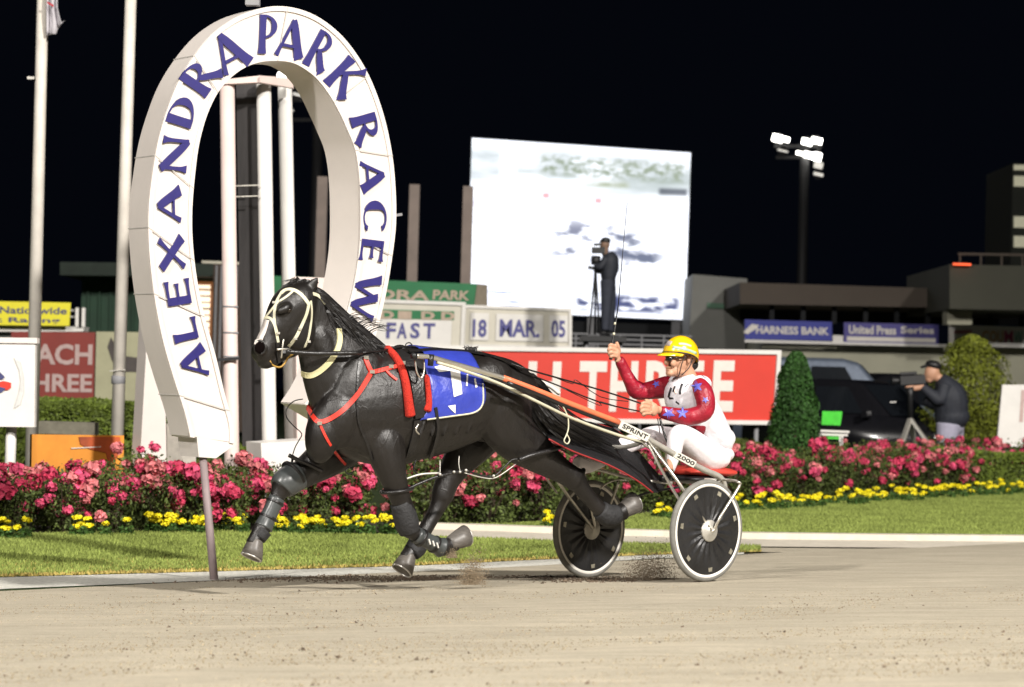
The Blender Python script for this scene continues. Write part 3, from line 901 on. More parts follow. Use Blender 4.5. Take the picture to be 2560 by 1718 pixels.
# seams between the ring's panels
sm = mat('seam_dark', (.46, .44, .41), .7)
for i in (6, 16, 22, 30, 44, 62, 78, 88, 100, 112):
    MB().bar(AP(*po[i]) - An * .0135, AP(*pi_[i]) - An * .0135, .006, .004, up=An).build('panel_joint', sm, arch)
    MB().bar(AP(*po[i]) - An * .003, AP(*po[i]) + An * (DEP + .003), .007, .007).build('panel_joint', sm, arch)
# lower wedge of the left leg
MB().prism([AP(492, 1092), AP(583, 1108), AP(584, 1114), AP(540, 1146), AP(497, 1143)], An * (DEP - .01)).build('leg_foot', ARCHW, arch)
MB().tube([AP(540, 1454, .05) - V((0, 0, .1)), AP(530, 1390, .05), AP(506, 1130, .05)], [.030, .030, .028], 12).build('stake', mat('brown_grey_pole', (.22, .17, .17), .6, var=.2, scale=4), arch, True)
p_ = AP(632, 6, .1); MB().box(p_, (.10, .10, .05)).build('top_bracket', GREYP, arch)  # small grey bracket on top of the ring, gives no light
MB().bar(AP(980, 540, .1), AP(1004, 536, .1), .02).build('bracket', GREYP, arch)
# glyphs: flared strokes in a unit box
def stroke(p, q, w0, wm, w1, n=7):
    p, q = V((*p, 0)), V((*q, 0)); d = (q - p).normalized(); s = V((-d.y, d.x, 0))
    L, Rr = [], []
    for i in range(n):
        t = i / (n - 1); e = abs(2 * t - 1) ** 3; wd = wm + ((w0 if t < .5 else w1) - wm) * e
        c = p.lerp(q, t); L.append(c + s * wd / 2); Rr.append(c - s * wd / 2)
    return [(a.x, a.y) for a in L + Rr[::-1]]
def bowl(cx, cy, rx, ry, a0, a1, wth, n=14, thin=.05):
    O, I = [], []
    for i in range(n + 1):
        a = R(a0 + (a1 - a0) * i / n); t = abs(math.cos(a)); wd = thin + (wth - thin) * t ** 1.2
        O.append((cx + rx * math.cos(a), cy + ry * math.sin(a)))
        I.append((cx + (rx - wd) * math.cos(a), cy + (ry - thin - .02 * t) * math.sin(a)))
    return O + I[::-1]
TH, TN = .26, .10
GL = {
 'A': [stroke((.06, 0), (.46, 1), .16, TN, .10), stroke((.46, 1), (.90, 0), .18, TH, .34), stroke((.22, .30), (.74, .30), .09, .08, .09)],
 'L': [stroke((.2, 1), (.2, 0), .36, TH, .26), stroke((.1, .05), (.9, .05), .10, .09, .22)],
 'E': [stroke((.2, 1), (.2, 0), .26, TH, .26), stroke((.1, .05), (.88, .05), .10, .09, .20), stroke((.2, .52), (.76, .52), .09, .08, .18), stroke((.1, .95), (.86, .95), .10, .09, .20)],
 'X': [stroke((.05, 1), (.92, 0), .26, TH, .32), stroke((.90, 1), (.05, 0), .20, TN, .20)],
 'N': [stroke((.12, 0), (.12, 1), .22, TN, .14), stroke((.08, 1), (.88, 0), .22, TH, .16), stroke((.88, 0), (.88, 1), .10, TN, .22)],
 'D': [stroke((.2, 1), (.2, 0), .28, TH, .28), bowl(.22, .5, .70, .5, -90, 90, .24)],
 'R': [stroke((.2, 1), (.2, 0), .26, TH, .34), bowl(.25, .73, .52, .27, -90, 90, .20), stroke((.42, .50), (.92, 0), .12, .20, .30)],
 'P': [stroke((.25, 1), (.25, 0), .28, TH, .34), bowl(.3, .70, .56, .30, -90, 90, .22)],
 'K': [stroke((.2, 1), (.2, 0), .34, TH, .34), stroke((.24, .45), (.86, 1), .10, .11, .24), stroke((.40, .60), (.94, 0), .14, .20, .32)],
 'C': [bowl(.55, .5, .50, .5, 42, 318, .26, 20)],
 'W': [stroke((.03, 1), (.28, 0), .24, .18, .10), stroke((.28, 0), (.50, 1), .10, .08, .10), stroke((.46, 1), (.74, 0), .20, .18, .10), stroke((.74, 0), (.98, 1), .10, .08, .16)],
 'Y': [stroke((.05, 1), (.5, .45), .28, .22, .20), stroke((.92, 1), (.5, .45), .18, .09, .12), stroke((.5, .5), (.5, 0), .20, TH, .30)],
}
LET = [('A', 485, 905, -.22, -.975, 62, 80), ('L', 462, 823, -.22, -.975, 60, 66), ('E', 446, 729, -.16, -.985, 58, 78), ('X', 430, 632, -.1, -.995, 58, 84),
       ('A', 424, 512, -.02, -1, 56, 90), ('N', 438, 386, .10, -.99, 64, 92), ('D', 456, 278, .30, -.95, 66, 84), ('R', 502, 190, .56, -.83, 82, 86),
       ('A', 575, 129, .88, -.47, 96, 82), ('P', 672, 86, 1, .04, 98, 58), ('A', 730, 97, .97, .20, 94, 68), ('R', 803, 128, .86, .46, 98, 60),
       ('K', 864, 194, .70, .71, 92, 74), ('R', 916, 322, .28, .96, 64, 82), ('A', 932, 441, .08, 1, 58, 80), ('C', 938, 541, 0, 1, 58, 88),
       ('E', 930, 628, -.12, .99, 56, 66), ('W', 914, 742, -.22, .975, 62, 104), ('A', 888, 848, -.27, .96, 56, 80), ('Y', 860, 935, -.35, .94, 56, 70)]
for ch, cx_, cy_, rx_, ry_, hh, ww in LET:
    L_ = math.hypot(rx_, ry_); rx_ /= L_; ry_ /= L_
    ux, uy = ry_, -rx_
    mb = MB()
    for si, st in enumerate(GL[ch]):
        fr = []
        for a, b in st:
            px = cx_ + rx_ * (a - .5) * ww + ux * (b - .5) * hh
            py = cy_ + ry_ * (a - .5) * ww + uy * (b - .5) * hh
            fr.append(AP(px, py, -.018 - .0015 * si))
        mb.prism(fr, An * .016)
    mb.build('letter', BLUE, arch)
# its supports behind
sp = thing('arch_support', (B(380, 1150, 26.6).x, 26.6, 0), 'white upright slab standing behind the left leg of the horseshoe', 'support')
def slab(px, d, depth, m, nm, parent):
    qd = quad3(px, d, d)
    gz = [p.copy() for p in qd]
    MB().prism(gz, V((-.55, 1, 0)).normalized() * depth).build(nm, m, parent)
slab([(372, 760), (412, 860), (417, 1225), (346, 1225)], 26.6, .25, ARCHW, 'slab', sp)
slab([(417, 1060), (490, 1062), (490, 1225), (418, 1225)], 26.9, .2, mat('greyish_cream', (.42, .39, .34), .6), 'side_panel', sp)  # low side panel, a greyer cream than the slab
o = MB().prism(quad3([(652, 1108), (776, 1100), (776, 1250), (660, 1250)], 26.2, 26.2), V((-.2, .5, 0))).build('arch_plinth', WHITE, None)
tag(o, 'white block plinth of the horseshoe seen between the horse and the posts', 'plinth')
o = MB().prism(quad3([(738, 692), (905, 698), (905, 1030), (744, 1230)], 27.2, 27.2), V((-.1, .5, 0))).build('equipment_box', mat('pink_lit_white_panel', (.70, .58, .54), .5, var=.05), None)  # white panel; the pink light on it is put into its colour
tag(o, 'flat topped pinkish white panel behind the ears of the black horse', 'panel')
# judges' gate inside the horseshoe
gt = thing('finish_gate', (B(640, 1180, 27).x, 27, 0), 'white posts with a dark screen standing inside the horseshoe', 'gate')
def gpost(x0, y0, x1, y1, wd, d, m, nm='post'):
    a = B(x0, y0, d); b = B(x1, y1, d)
    s = wd * d / FPX / 2
    MB().tube([b + (b - a) * .12, b, a], s, 14).build(nm, m, gt, True)
PK = mat('pink_lit_post', (.68, .55, .51), .5, var=.08, scale=3)  # pink cast of the light on the posts is mixed into the colour
gpost(568, 212, 580, 1180, 37, 27, PK); gpost(659, 205, 674, 1135, 37, 27.2, WHITE); gpost(712, 215, 730, 1140, 36, 27.6, WHITE)
MB().prism(quad3([(590, 206), (641, 206), (655, 1116), (606, 1116)], 27.3, 27.3), V((0, .08, 0))).build('dark_screen', mat('dark_mesh', (.035, .032, .032), .8, var=.45, scale=3, stretch=(2, 1, .25)), gt)
for y in (465, 492):
    MB().bar(B(588, y, 27.1), B(647, y - 2, 27.1), .012).build('screen_wire', ALLOY, gt)
MB().prism([B(548, 200, 26.9), B(650, 189, 26.9), B(650, 206, 26.9), B(548, 211, 26.9)], V((0, .12, 0))).build('top_beam', PK, gt)
MB().prism([B(650, 189, 26.86), B(732, 195, 27.3), B(732, 220, 27.3), B(650, 206, 26.86)], V((0, .12, 0))).build('top_beam', PK, gt)
for y in (770, 835, 895):
    MB().lathe(B(576 + (y - 770) * .012, y, 27) , V((0, 0, 1)), [(.077, 0), (.083, .004), (.083, .018), (.077, .022)], 14).build('band', GREYP, gt, True)
MB().bar(B(545, 900, 26.9), B(600, 896, 26.9), .03).build('latch', BLACK, gt)

# ------------------------------------------------------------------ frames of the sulky and of the horse
WN = T(1762, 1455)
CFR = Frame(WN, 42)
TRACKW = 1.16
AX = V((WN.x, WN.y, 0)) + CFR.r * (TRACKW / 2)
SF = Frame((AX.x, AX.y, 0), 42)       # sulky: u forward from the axle, v to the right (away)
HF = Frame((AX.x, AX.y, 0), 38)       # horse
HL = HF.r
def gz(p): return hz(p.x, p.y)
def LP_(mb, F, pts, sm=4, n=16):
    P = [F(x, y, v) for x, y, v, a, b in pts]
    mb.tube(P, [a * p.y / FPX for (x, y, v, a, b), p in zip(pts, P)], n, sm, ry=[b * p.y / FPX for (x, y, v, a, b), p in zip(pts, P)], lat=F.r)
def EL_(mb, F, x, y, v, rx, ry, rz, tilt=0):
    """muscle: rx along the body, ry lateral, rz vertical in px; tilt in degrees in the sagittal plane"""
    p = F(x, y, v); s = p.y / FPX
    a = R(tilt)
    ex = F.h * math.cos(a) + V((0, 0, 1)) * math.sin(a); ez = V((0, 0, 1)) * math.cos(a) - F.h * math.sin(a)
    m = Matrix((ex, F.r, ez)).transposed()
    mb.ell(p, (rx * s, ry * s, rz * s), m, 18, 12)
# ------------------------------------------------------------------ the black pacer
def coat_material():
    m = mat('black_horse_coat', (.0085, .0070, .0062), .38, var=.4, scale=3, spec=.5, coat=.0, sheen=.0)
    nt = m.node_tree; b = nt.nodes['Principled BSDF']
    tc = nt.nodes['Texture Coordinate']
    n1 = nt.nodes.new('ShaderNodeTexNoise'); n1.inputs['Scale'].default_value = 13; n1.inputs['Detail'].default_value = 4
    n2 = nt.nodes.new('ShaderNodeTexNoise'); n2.inputs['Scale'].default_value = 260; n2.inputs['Detail'].default_value = 3
    mp = nt.nodes.new('ShaderNodeMapping'); mp.inputs['Scale'].default_value = (1, 1, .6)
    nt.links.new(tc.outputs['Object'], mp.inputs[0]); nt.links.new(mp.outputs[0], n1.inputs[0]); nt.links.new(mp.outputs[0], n2.inputs[0])
    b1 = nt.nodes.new('ShaderNodeBump'); b1.inputs['Distance'].default_value = .030; b1.inputs['Strength'].default_value = .24
    b2 = nt.nodes.new('ShaderNodeBump'); b2.inputs['Distance'].default_value = .0025; b2.inputs['Strength'].default_value = .5
    nt.links.new(n1.outputs['Fac'], b1.inputs['Height']); nt.links.new(n2.outputs['Fac'], b2.inputs['Height'])
    nt.links.new(b1.outputs[0], b2.inputs['Normal']); nt.links.new(b2.outputs[0], b.inputs['Normal'])
    # raised veins: thin ridges where a slow noise crosses its middle value
    n3 = nt.nodes.new('ShaderNodeTexNoise'); n3.inputs['Scale'].default_value = 5.5; n3.inputs['Detail'].default_value = 2.5; n3.inputs['Distortion'].default_value = .8
    nt.links.new(mp.outputs[0], n3.inputs[0])
    s1 = nt.nodes.new('ShaderNodeMath'); s1.operation = 'SUBTRACT'; s1.inputs[1].default_value = .5; nt.links.new(n3.outputs['Fac'], s1.inputs[0])
    s2 = nt.nodes.new('ShaderNodeMath'); s2.operation = 'ABSOLUTE'; nt.links.new(s1.outputs[0], s2.inputs[0])
    s3 = nt.nodes.new('ShaderNodeMapRange'); s3.interpolation_type = 'SMOOTHSTEP'; s3.inputs['From Max'].default_value = .022; s3.inputs['To Min'].default_value = 1; s3.inputs['To Max'].default_value = 0
    nt.links.new(s2.outputs[0], s3.inputs['Value'])
    b3 = nt.nodes.new('ShaderNodeBump'); b3.inputs['Distance'].default_value = .0025; b3.inputs['Strength'].default_value = .3
    nt.links.new(s3.outputs[0], b3.inputs['Height']); nt.links.new(b2.outputs[0], b3.inputs['Normal']); nt.links.new(b3.outputs[0], b.inputs['Normal'])
    rr = nt.nodes.new('ShaderNodeMapRange'); rr.inputs['To Min'].default_value = .32; rr.inputs['To Max'].default_value = .5
    nt.links.new(n1.outputs['Fac'], rr.inputs['Value']); nt.links.new(rr.outputs[0], b.inputs['Roughness'])
    return m
COAT = coat_material()
hb = MB()
F = HF
# trunk
LP_(hb, F, [(792, 1010, 0, 26, 40), (806, 1015, 0, 58, 62), (835, 1025, 0, 98, 84), (880, 1022, 0, 130, 100), (940, 1016, 0, 148, 108), (1010, 1012, 0, 146, 116), (1080, 1006, 0, 134, 120),
            (1150, 996, 0, 118, 116), (1210, 984, 0, 102, 108), (1258, 980, 0, 84, 96), (1292, 988, 0, 64, 80), (1316, 995, 0, 38, 52), (1326, 998, 0, 15, 22)], 4, 28)
EL_(hb, F, 955, 905, 0, 70, 26, 42, 0)      # withers
EL_(hb, F, 985, 1060, 0, 120, 92, 92, 0)    # deep girth
EL_(hb, F, 1165, 922, 0, 84, 60, 46, -6)     # croup
for sv in (-1, 1):
    EL_(hb, F, 900, 1000, sv * .135, 84, 36, 128, 14)       # shoulder blade
    EL_(hb, F, 848, 1042, sv * .10, 62, 50, 84, 10)        # point of shoulder
    EL_(hb, F, 935, 1075, sv * .145, 66, 40, 74, 0)        # triceps
    EL_(hb, F, 808, 1080, sv * .08, 46, 44, 80, 10)       # pectoral
    EL_(hb, F, 1215, 955, sv * .17, 82, 44, 62, -14)      # gluteal
    EL_(hb, F, 1275, 1000, sv * .15, 48, 42, 88, 12)       # buttock
    EL_(hb, F, 1060, 1020, sv * .10, 110, 78, 100, 0)     # ribs
# neck
LP_(hb, F, [(898, 985, 0, 150, 74), (862, 935, 0, 126, 62), (834, 890, 0, 106, 50), (812, 848, 0, 86, 40), (795, 805, 0, 68, 34), (782, 768, 0, 52, 32), (772, 738, 0, 36, 28)], 4, 24)
for sv in (-1, 1):
    EL_(hb, F, 822, 900, sv * .075, 34, 18, 90, -22)
# head
LP_(hb, F, [(776, 728, 0, 28, 28), (756, 742, 0, 46, 42), (737, 765, 0, 60, 49), (718, 795, 0, 60, 45), (698, 824, 0, 50, 38), (679, 850, 0, 39, 28), (663, 873, 0, 34, 26), (652, 889, 0, 31, 26), (644, 899, 0, 20, 20)], 4, 20)
for sv in (-1, 1):
    EL_(hb, F, 748, 825, sv * .06, 46, 20, 54, -20)      # cheek
    EL_(hb, F, 710, 772, sv * .094, 24, 13, 12, -30)      # brow
    EL_(hb, F, 702, 810, sv * .055, 22, 12, 36, 35)       # facial crest
    # nostril rim
    c = F(650, 869, sv * .060); s = c.y / FPX
    ax = (F.h * .45 + F.r * sv * .95).normalized()
    t, x_, y_ = basis(ax)
    ringp = [c + (x_ * math.cos(a) * 14 + y_ * math.sin(a) * 17) * s for a in [2 * math.pi * i / 12 for i in range(13)]]
    hb.tube(ringp, 5.2 * s, 7)
EL_(hb, F, 664, 908, 0, 22, 22, 15, 0)                    # lower lip
EL_(hb, F, 650, 884, 0, 15, 24, 22, 20)                   # upper lip
EL_(hb, F, 678, 905, 0, 18, 18, 13, 20)                   # chin
LP_(hb, F, [(680, 900, 0, 14, 18), (708, 884, 0, 18, 20), (738, 868, 0, 22, 22), (765, 842, 0, 24, 24)], 4, 12)   # jaw bars
# ears, laid back
for sv, base, tip in ((-1, (768, 732), (796, 692)), (1, (748, 724), (742, 690))):
    b0 = F(*base, sv * .05); t0 = F(*tip, sv * .075)
    hb.tube([b0, b0.lerp(t0, .35), b0.lerp(t0, .75), t0], [.034, .042, .026, .004], 10, 3, ry=[.022, .020, .012, .003], lat=F.r)
# near fore (folded back): forearm, knee, cannon, pastern
nf_ = [(938, 1030, -.13, 26, 14), (956, 1085, -.165, 52, 38), (968, 1140, -.18, 50.6, 39.1), (985, 1200, -.19, 35.6, 29.9), (1002, 1250, -.18, 27.6, 24.1), (1012, 1285, -.18, 31.0, 27.6), (1017, 1308, -.18, 31.0, 27.6), (1018, 1326, -.18, 24.1, 23.0)]
nf2 = [(1012, 1318, -.18, 23.0, 23.0), (1036, 1334, -.18, 19.0, 16.1), (1062, 1347, -.18, 17.2, 14.9), (1086, 1360, -.18, 18.4, 16.1), (1104, 1368, -.18, 24.1, 20.7), (1122, 1364, -.18, 19.5, 17.2), (1138, 1357, -.18, 21.8, 20.7)]
# far fore (reaching forward)
ff_ = [(880, 1080, .15, 20, 14), (858, 1105, .17, 64.4, 46.0), (820, 1140, .18, 55.2, 41.4), (775, 1172, .18, 42.5, 34.5), (738, 1196, .18, 34.5, 31.0), (714, 1210, .18, 34.5, 31.0), (700, 1226, .18, 27.6, 25.3)]
ff2 = [(706, 1214, .18, 27.6, 25.3), (690, 1250, .18, 18.4, 17.2), (672, 1288, .18, 17.8, 16.1), (660, 1312, .18, 21.8, 19.5), (652, 1326, .18, 23.0, 20.7), (640, 1344, .18, 18.4, 17.2), (634, 1360, .18, 21.8, 20.7)]
# near hind (stretched out behind)
nh_ = [(1225, 940, -.14, 30, 16), (1240, 990, -.17, 96.6, 48.3), (1262, 1045, -.18, 88.2, 44.1), (1288, 1090, -.18, 67.2, 39.9), (1330, 1125, -.18, 52.9, 34.5), (1375, 1158, -.18, 39.1, 28.7), (1412, 1182, -.18, 31.0, 24.1), (1440, 1200, -.18, 31.0, 24.1)]
nh2 = [(1436, 1192, -.18, 28.7, 23.0), (1455, 1222, -.18, 23.0, 18.4), (1478, 1250, -.18, 19.5, 16.1), (1502, 1276, -.18, 20.7, 17.2), (1520, 1289, -.18, 25.3, 20.7), (1540, 1286, -.18, 20.7, 18.4), (1560, 1278, -.18, 23.0, 20.7)]
# far hind (reaching under the belly)
fh_ = [(1280, 950, .14, 30, 16), (1262, 1000, .17, 84.0, 46.2), (1222, 1060, .18, 67.2, 42.0), (1178, 1110, .18, 59.8, 41.4), (1142, 1160, .18, 43.7, 32.2), (1120, 1200, .18, 33.3, 26.4), (1108, 1232, .18, 31.0, 25.3), (1104, 1250, .18, 28.7, 24.1)]
fh2 = [(1106, 1240, .18, 28.7, 23.0), (1090, 1276, .18, 20.7, 18.4), (1070, 1312, .18, 19.5, 17.2), (1050, 1346, .18, 20.7, 18.4), (1042, 1364, .18, 25.3, 21.8), (1026, 1380, .18, 19.5, 18.4), (1018, 1396, .18, 23.0, 21.8)]
for pl in (nf_, nf2, ff_, ff2, nh_, nh2, fh_, fh2):
    LP_(hb, F, pl, 4, 16)
EL_(hb, F, 1455, 1180, -.18, 9, 8, 14, 45)     # point of near hock
EL_(hb, F, 1124, 1228, .18, 10, 9, 14, -20)    # point of far hock
for sv in (-1, 1):
    EL_(hb, F, 968, 1150, sv * .215, 24, 16, 46, 8)       # forearm muscle
    EL_(hb, F, 1300, 1085, sv * .205, 40, 18, 50, 40)     # thigh groove
    EL_(hb, F, 1235, 1040, sv * .20, 30, 20, 64, -10)     # stifle
    for q in range(5): EL_(hb, F, 1062 + q * 30, 1040 - q * 3, sv * (.285 - .004 * q), 7, 9, 62, 14)    # ribs
EL_(hb, F, 1198, 1088, .02, 30, 20, 16, 15)    # sheath
horse = thing('horse', F.at(2.0, 0, 0), 'glossy black pacing horse in race harness wearing number one saddle cloth', 'horse', None)
body = organic('body', hb, COAT, horse, .0080, 11, .5)
HB = bvh_of([body])
# hooves
HOOFM = mat('grey_hoof', (.10, .09, .08), .45, var=.35, scale=18, stretch=(1, 1, 3))
SHOEM = mat('worn_steel_shoe', (.55, .53, .5), .35, metal=.7)
def hoof(F, top, toe, v, r0=19, r1=28, ln=34, shoe=True, sole=None):
    """top = coronet centre px, toe direction = axis px end (centre of the sole)"""
    a = F(*top, v); b = F(*toe, v); s = a.y / FPX
    ax = (b - a).normalized(); t, x_, y_ = ax, None, None
    y_ = F.r; x_ = y_.cross(t).normalized()
    fw = sole if sole else 1
    vs = []; n = 16
    for k, (u, r) in enumerate(((-.15, r0 * .9), (0, r0), (.5, (r0 + r1) / 2 + .5), (1, r1), (1.02, r1 * .8))):
        for j in range(n):
            an = 2 * math.pi * j / n
            cx = math.cos(an); off = 0
            rr = r * s * (1.0 if cx * fw > 0 else .72)
            vs.append(a + (b - a) * u + x_ * (rr * cx * 1.12 + fw * u * 6 * s) + y_ * (r * s * math.sin(an)) )
    fs = [(i * n + j, i * n + (j + 1) % n, (i + 1) * n + (j + 1) % n, (i + 1) * n + j) for i in range(4) for j in range(n)]
    fs += [tuple(range(n))[::-1], tuple(4 * n + j for j in range(n))]
    o = MB().add(vs, fs).build('hoof', HOOFM, horse, True)
    ring_ = [V(vs[3 * n + j]) * .9 + (b) * .1 + ax * .004 for j in range(n)]
    ring_ = [p for i, p in enumerate(ring_)] 
    MB().tube(ring_ + [ring_[0]], .006, 6).build('shoe', SHOEM, o, True)
    return o
hoof(F, (1128, 1360), (1165, 1350), -.18, 20, 29, sole=-1)
hoof(F, (637, 1354), (622, 1388), .18, 21, 30, sole=-1)
hoof(F, (1560, 1278), (1588, 1266), -.18, 21, 29, sole=-1)
hoof(F, (1020, 1390), (1000, 1420), .18, 21, 30, sole=-1)
# ------------------------------------------------------------------ head details and tack
def patch(bvh, quad, nx, ny, lift, m, name, parent, thick=.004, wave=0):
    vs = []; ok = []
    last = None
    for j in range(ny + 1):
        for i in range(nx + 1):
            s, t = i / nx, j / ny
            a = ipx(quad[0], quad[1], s); b = ipx(quad[3], quad[2], s)
            p = ipx(a, b, t)
            h, n = hitpx(bvh, *p)
            if h is None:
                h, n = (last[0], last[1]) if last else (HF(p[0], p[1], -.25), -HF.r)
            else:
                last = (h, n)
            vs.append((p, h, n))
    out = []
    for p, h, n in vs:
        if n.dot(h - CAM) > 0: n = -n
        w_ = wave * noise.noise(V((p[0] * .05, p[1] * .05, 1))) if wave else 0
        out.append(h + n * (lift + w_))
    k = nx + 1
    bk = [p - n * thick for p, (_, _, n) in zip(out, vs)]
    mb = MB(); mb.add(out, [(j * k + i, j * k + i + 1, j * k + k + i + 1, j * k + k + i) for j in range(ny) for i in range(nx)])
    return mb.build(name, m, parent, True)
EYE = mat('dark_eye', (.01, .006, .004), .08, var=.1, spec=.8)
for sv in (-1, 1):
    c = HF(723, 776, sv * .112)
    MB().ell(c, (.016, .012, .016), None, 14, 9).build('eye', EYE, horse, True)
    c = HF(649, 869, sv * .076)
    a_ = (HF.h * .45 + HF.r * sv * .95).normalized(); t_, x_, y_ = basis(a_)
    MB().ell(c, (.031, .007, .036), Matrix((x_, t_, y_)).transposed(), 14, 8).build('nostril', mat('nostril_dark', (.003, .0015, .0015), .95, spec=.05), horse, True)
bz = []
for y in range(800, 866, 8):
    x = 600
    while x < 700 and hitpx(HB, x, y)[0] is None: x += 1
    bz.append((x + 8, y))
mb = MB(); strap(mb, HB, bz, .046, .001, 3, .0025)
mb.build('blaze', mat('white_hair_blaze', (.55, .50, .46), .7, var=.1, scale=40), horse, True)
BR = [o for o in [None]]
bridle = MB(); first = None
def hs(name, px, wdt, m, parent, thick=.005, lift=.004, label=None):
    mb = MB(); strap(mb, HB, px, wdt, thick, 4, lift)
    if not mb.v: return None
    o = mb.build(name, m, parent, False)
    if label: o['label'] = label
    return o
brow = hs('bridle', [(703, 735), (712, 726), (728, 724), (745, 731), (760, 745), (772, 762)], .025, STRAPW, horse, .003, .004, 'white leather bridle')
for px, wd in (([(706, 730), (692, 752), (687, 778), (686, 805), (691, 832), (695, 856)], .017), ([(772, 755), (767, 782), (757, 806), (748, 826), (738, 846), (722, 866)], .021),
               ([(776, 752), (779, 780), (776, 812), (771, 842), (765, 860), (752, 882)], .016), ([(655, 806), (664, 795), (677, 796), (687, 812), (693, 836)], .017),
               ([(698, 752), (682, 772), (664, 794)], .015), ([(734, 727), (717, 742), (700, 753)], .014), ([(782, 735), (798, 741), (813, 760)], .022)):
    hs('bridle_strap', px, wd, STRAPW, brow, .0025, .004)
def htube(name, pts, r, m, parent, n=8, sm=4):
    return MB().tube([HF(*p) for p in pts], r, n, sm).build(name, m, parent, True)
for x, y in ((687, 758), (695, 832), (748, 822), (770, 853), (738, 846)):
    h, n = hitpx(HB, x, y)
    if h is not None:
        MB().box(h + n * .012, (.018, .012, .014)).build('buckle', ALLOY, brow)
hs('cheek_piece', [(693, 856), (693, 880), (697, 905)], .026, LEATHER, brow, .008, .006)
htube('bit', [(709, 848, -.085), (706, 870, -.09), (703, 896, -.085)], .006, CHROME, brow)
htube('bit', [(692, 874, -.085), (710, 873, -.09), (728, 876, -.09)], .007, CHROME, brow)
htube('head_pole', [(716, 879, -.10), (790, 884, -.16), (905, 882, -.20)], .015, LEATHER, brow)
htube('chin_strap', [(674, 902, -.05), (683, 914, -.04), (700, 918, -.03), (712, 908, -.04), (722, 892, -.06), (740, 882, -.08)], .006, mat('amber_strap', (.42, .25, .05), .5), brow)
hs('neck_strap', [(846, 822), (849, 850), (842, 876), (826, 902), (802, 926), (776, 940), (756, 934)], .036, mat('cream_strap', (.62, .58, .33), .45, var=.08), horse, .008, .006, 'pale yellow neck strap')
REDL = mat('red_webbing', (.62, .035, .02), .42, var=.15, scale=30)
bp = hs('breast_collar', [(770, 1018), (783, 1040), (800, 1058), (845, 1035), (882, 1000), (908, 964), (927, 931)], .030, REDL, horse, .008, .006, 'red breast collar with buckles')
for px, wd in (([(912, 896), (918, 912), (927, 931)], .030), ([(927, 931), (955, 926), (985, 919), (1008, 912)], .026), ([(965, 928), (976, 940), (991, 951)], .014), ([(800, 1060), (815, 1095), (836, 1130), (862, 1160)], .016)):
    hs('collar_strap', px, wd, REDL, bp, .008, .007)
for x, y in ((913, 897), (927, 931), (976, 920), (1005, 911), (800, 1060)):
    h, n = hitpx(HB, x, y)
    if h is not None: MB().box(h + n * .018, (.030, .012, .022)).build('buckle', CHROME, bp)
sd = hs('saddle', [(992, 884), (1014, 900), (1030, 925), (1040, 960), (1045, 1000), (1050, 1044)], .085, LEATHER, horse, .016, .010, 'black racing saddle with red fleece pads')
FLE = mat('red_fleece', (.60, .03, .015), .95, var=.25, scale=60, bump=1.0, bscale=160)
def fleece(px, rs):
    path = surf_path(HB, catmull(px, 4), lift=.014); k = len(path)
    rr = [rs[0] + (rs[1] - rs[0]) * (i / (k - 1)) ** 2 for i in range(k)]
    rr[0] *= .5; rr[-1] *= .35; rr[-2] *= .8
    MB().tube([p for p, n in path], rr, 14).build('fleece_pad', FLE, sd, True)
fleece([(962, 872), (985, 892), (1003, 925), (1013, 965), (1018, 1000), (1022, 1030), (1024, 1042)], (.024, .036))
fleece([(1064, 940), (1068, 975), (1070, 1005), (1068, 1020), (1066, 1030)], (.018, .032))
hs('girth', [(1042, 1050), (1040, 1080), (1028, 1120), (1018, 1155)], .055, LEATHER, sd, .010, .008)
hs('strap', [(1085, 1018), (1091, 1060), (1086, 1100), (1072, 1140)], .022, LEATHER, sd, .006, .02)
hs('strap', [(898, 905), (893, 950), (892, 1000), (897, 1060), (915, 1100), (932, 1150)], .014, LEATHER, sd, .005, .006)
hs('back_strap', [(1020, 884), (1090, 880), (1180, 886), (1250, 902), (1300, 930)], .024, LEATHER, sd, .006, .02)
for pts in ([(1038, 900, -.33), (1042, 930, -.34), (1052, 945, -.34), (1060, 930, -.34), (1060, 900, -.33)], [(1046, 1060, -.33), (1040, 1075, -.33), (1048, 1086, -.33)]):
    htube('shaft_holder', pts, .006, CHROME, sd)
htube('rein_ring', [(1017, 880, -.05), (1014, 862, -.05), (1024, 857, -.05), (1031, 866, -.05), (1028, 882, -.05)], .004, BLACK, sd)
MB().ell(HF(1000, 873, -.03), (.05, .05, .03), None, 12, 8).build('saddle_tree', LEATHER, sd, True)
# saddle cloth: near side by rows, then over the spine
CLO = mat('blue_saddle_cloth', (.028, .045, .34), .38, var=.14, scale=6, bump=.45, bscale=14, spec=.6)
eL = catmull([(1058, 886), (1063, 930), (1074, 985), (1062, 1028), (1047, 1051)], 4)
eR = catmull([(1176, 890), (1193, 915), (1206, 955), (1210, 1000), (1190, 1031)], 4)
nx = 18; rows = []
for a, b in zip(eL, eR):
    row = []
    for i in range(nx + 1):
        s = i / nx; p = ipx(a, b, s)
        h, n = hitpx(HB, *p)
        if h is None: h, n = HF(p[0], p[1], -.30), -HF.r
        if n.dot(h - CAM) > 0: n = -n
        row.append(h + n * (.016 + .006 * noise.noise(V((p[0] * .03, p[1] * .03, 4)))))
    rows.append(row)
top = []
for vv in (.22, .16, .08, 0, -.08):
    row = []
    for i in range(nx + 1):
        u, v, z = HF.uv(rows[0][i])
        vv2 = vv
        o = HF.at(u, vv2, 3)
        h = HB.ray_cast(o, V((0, 0, -1)))
        q = h[0] + h[1] * .016 if h[0] is not None else HF.at(u, vv2, z)
        row.append(q)
    top.append(row)
if HF.uv(rows[0][9])[1] > -.10: top = top[:-1]
rows = top + rows
mb = MB(); kk = nx + 1
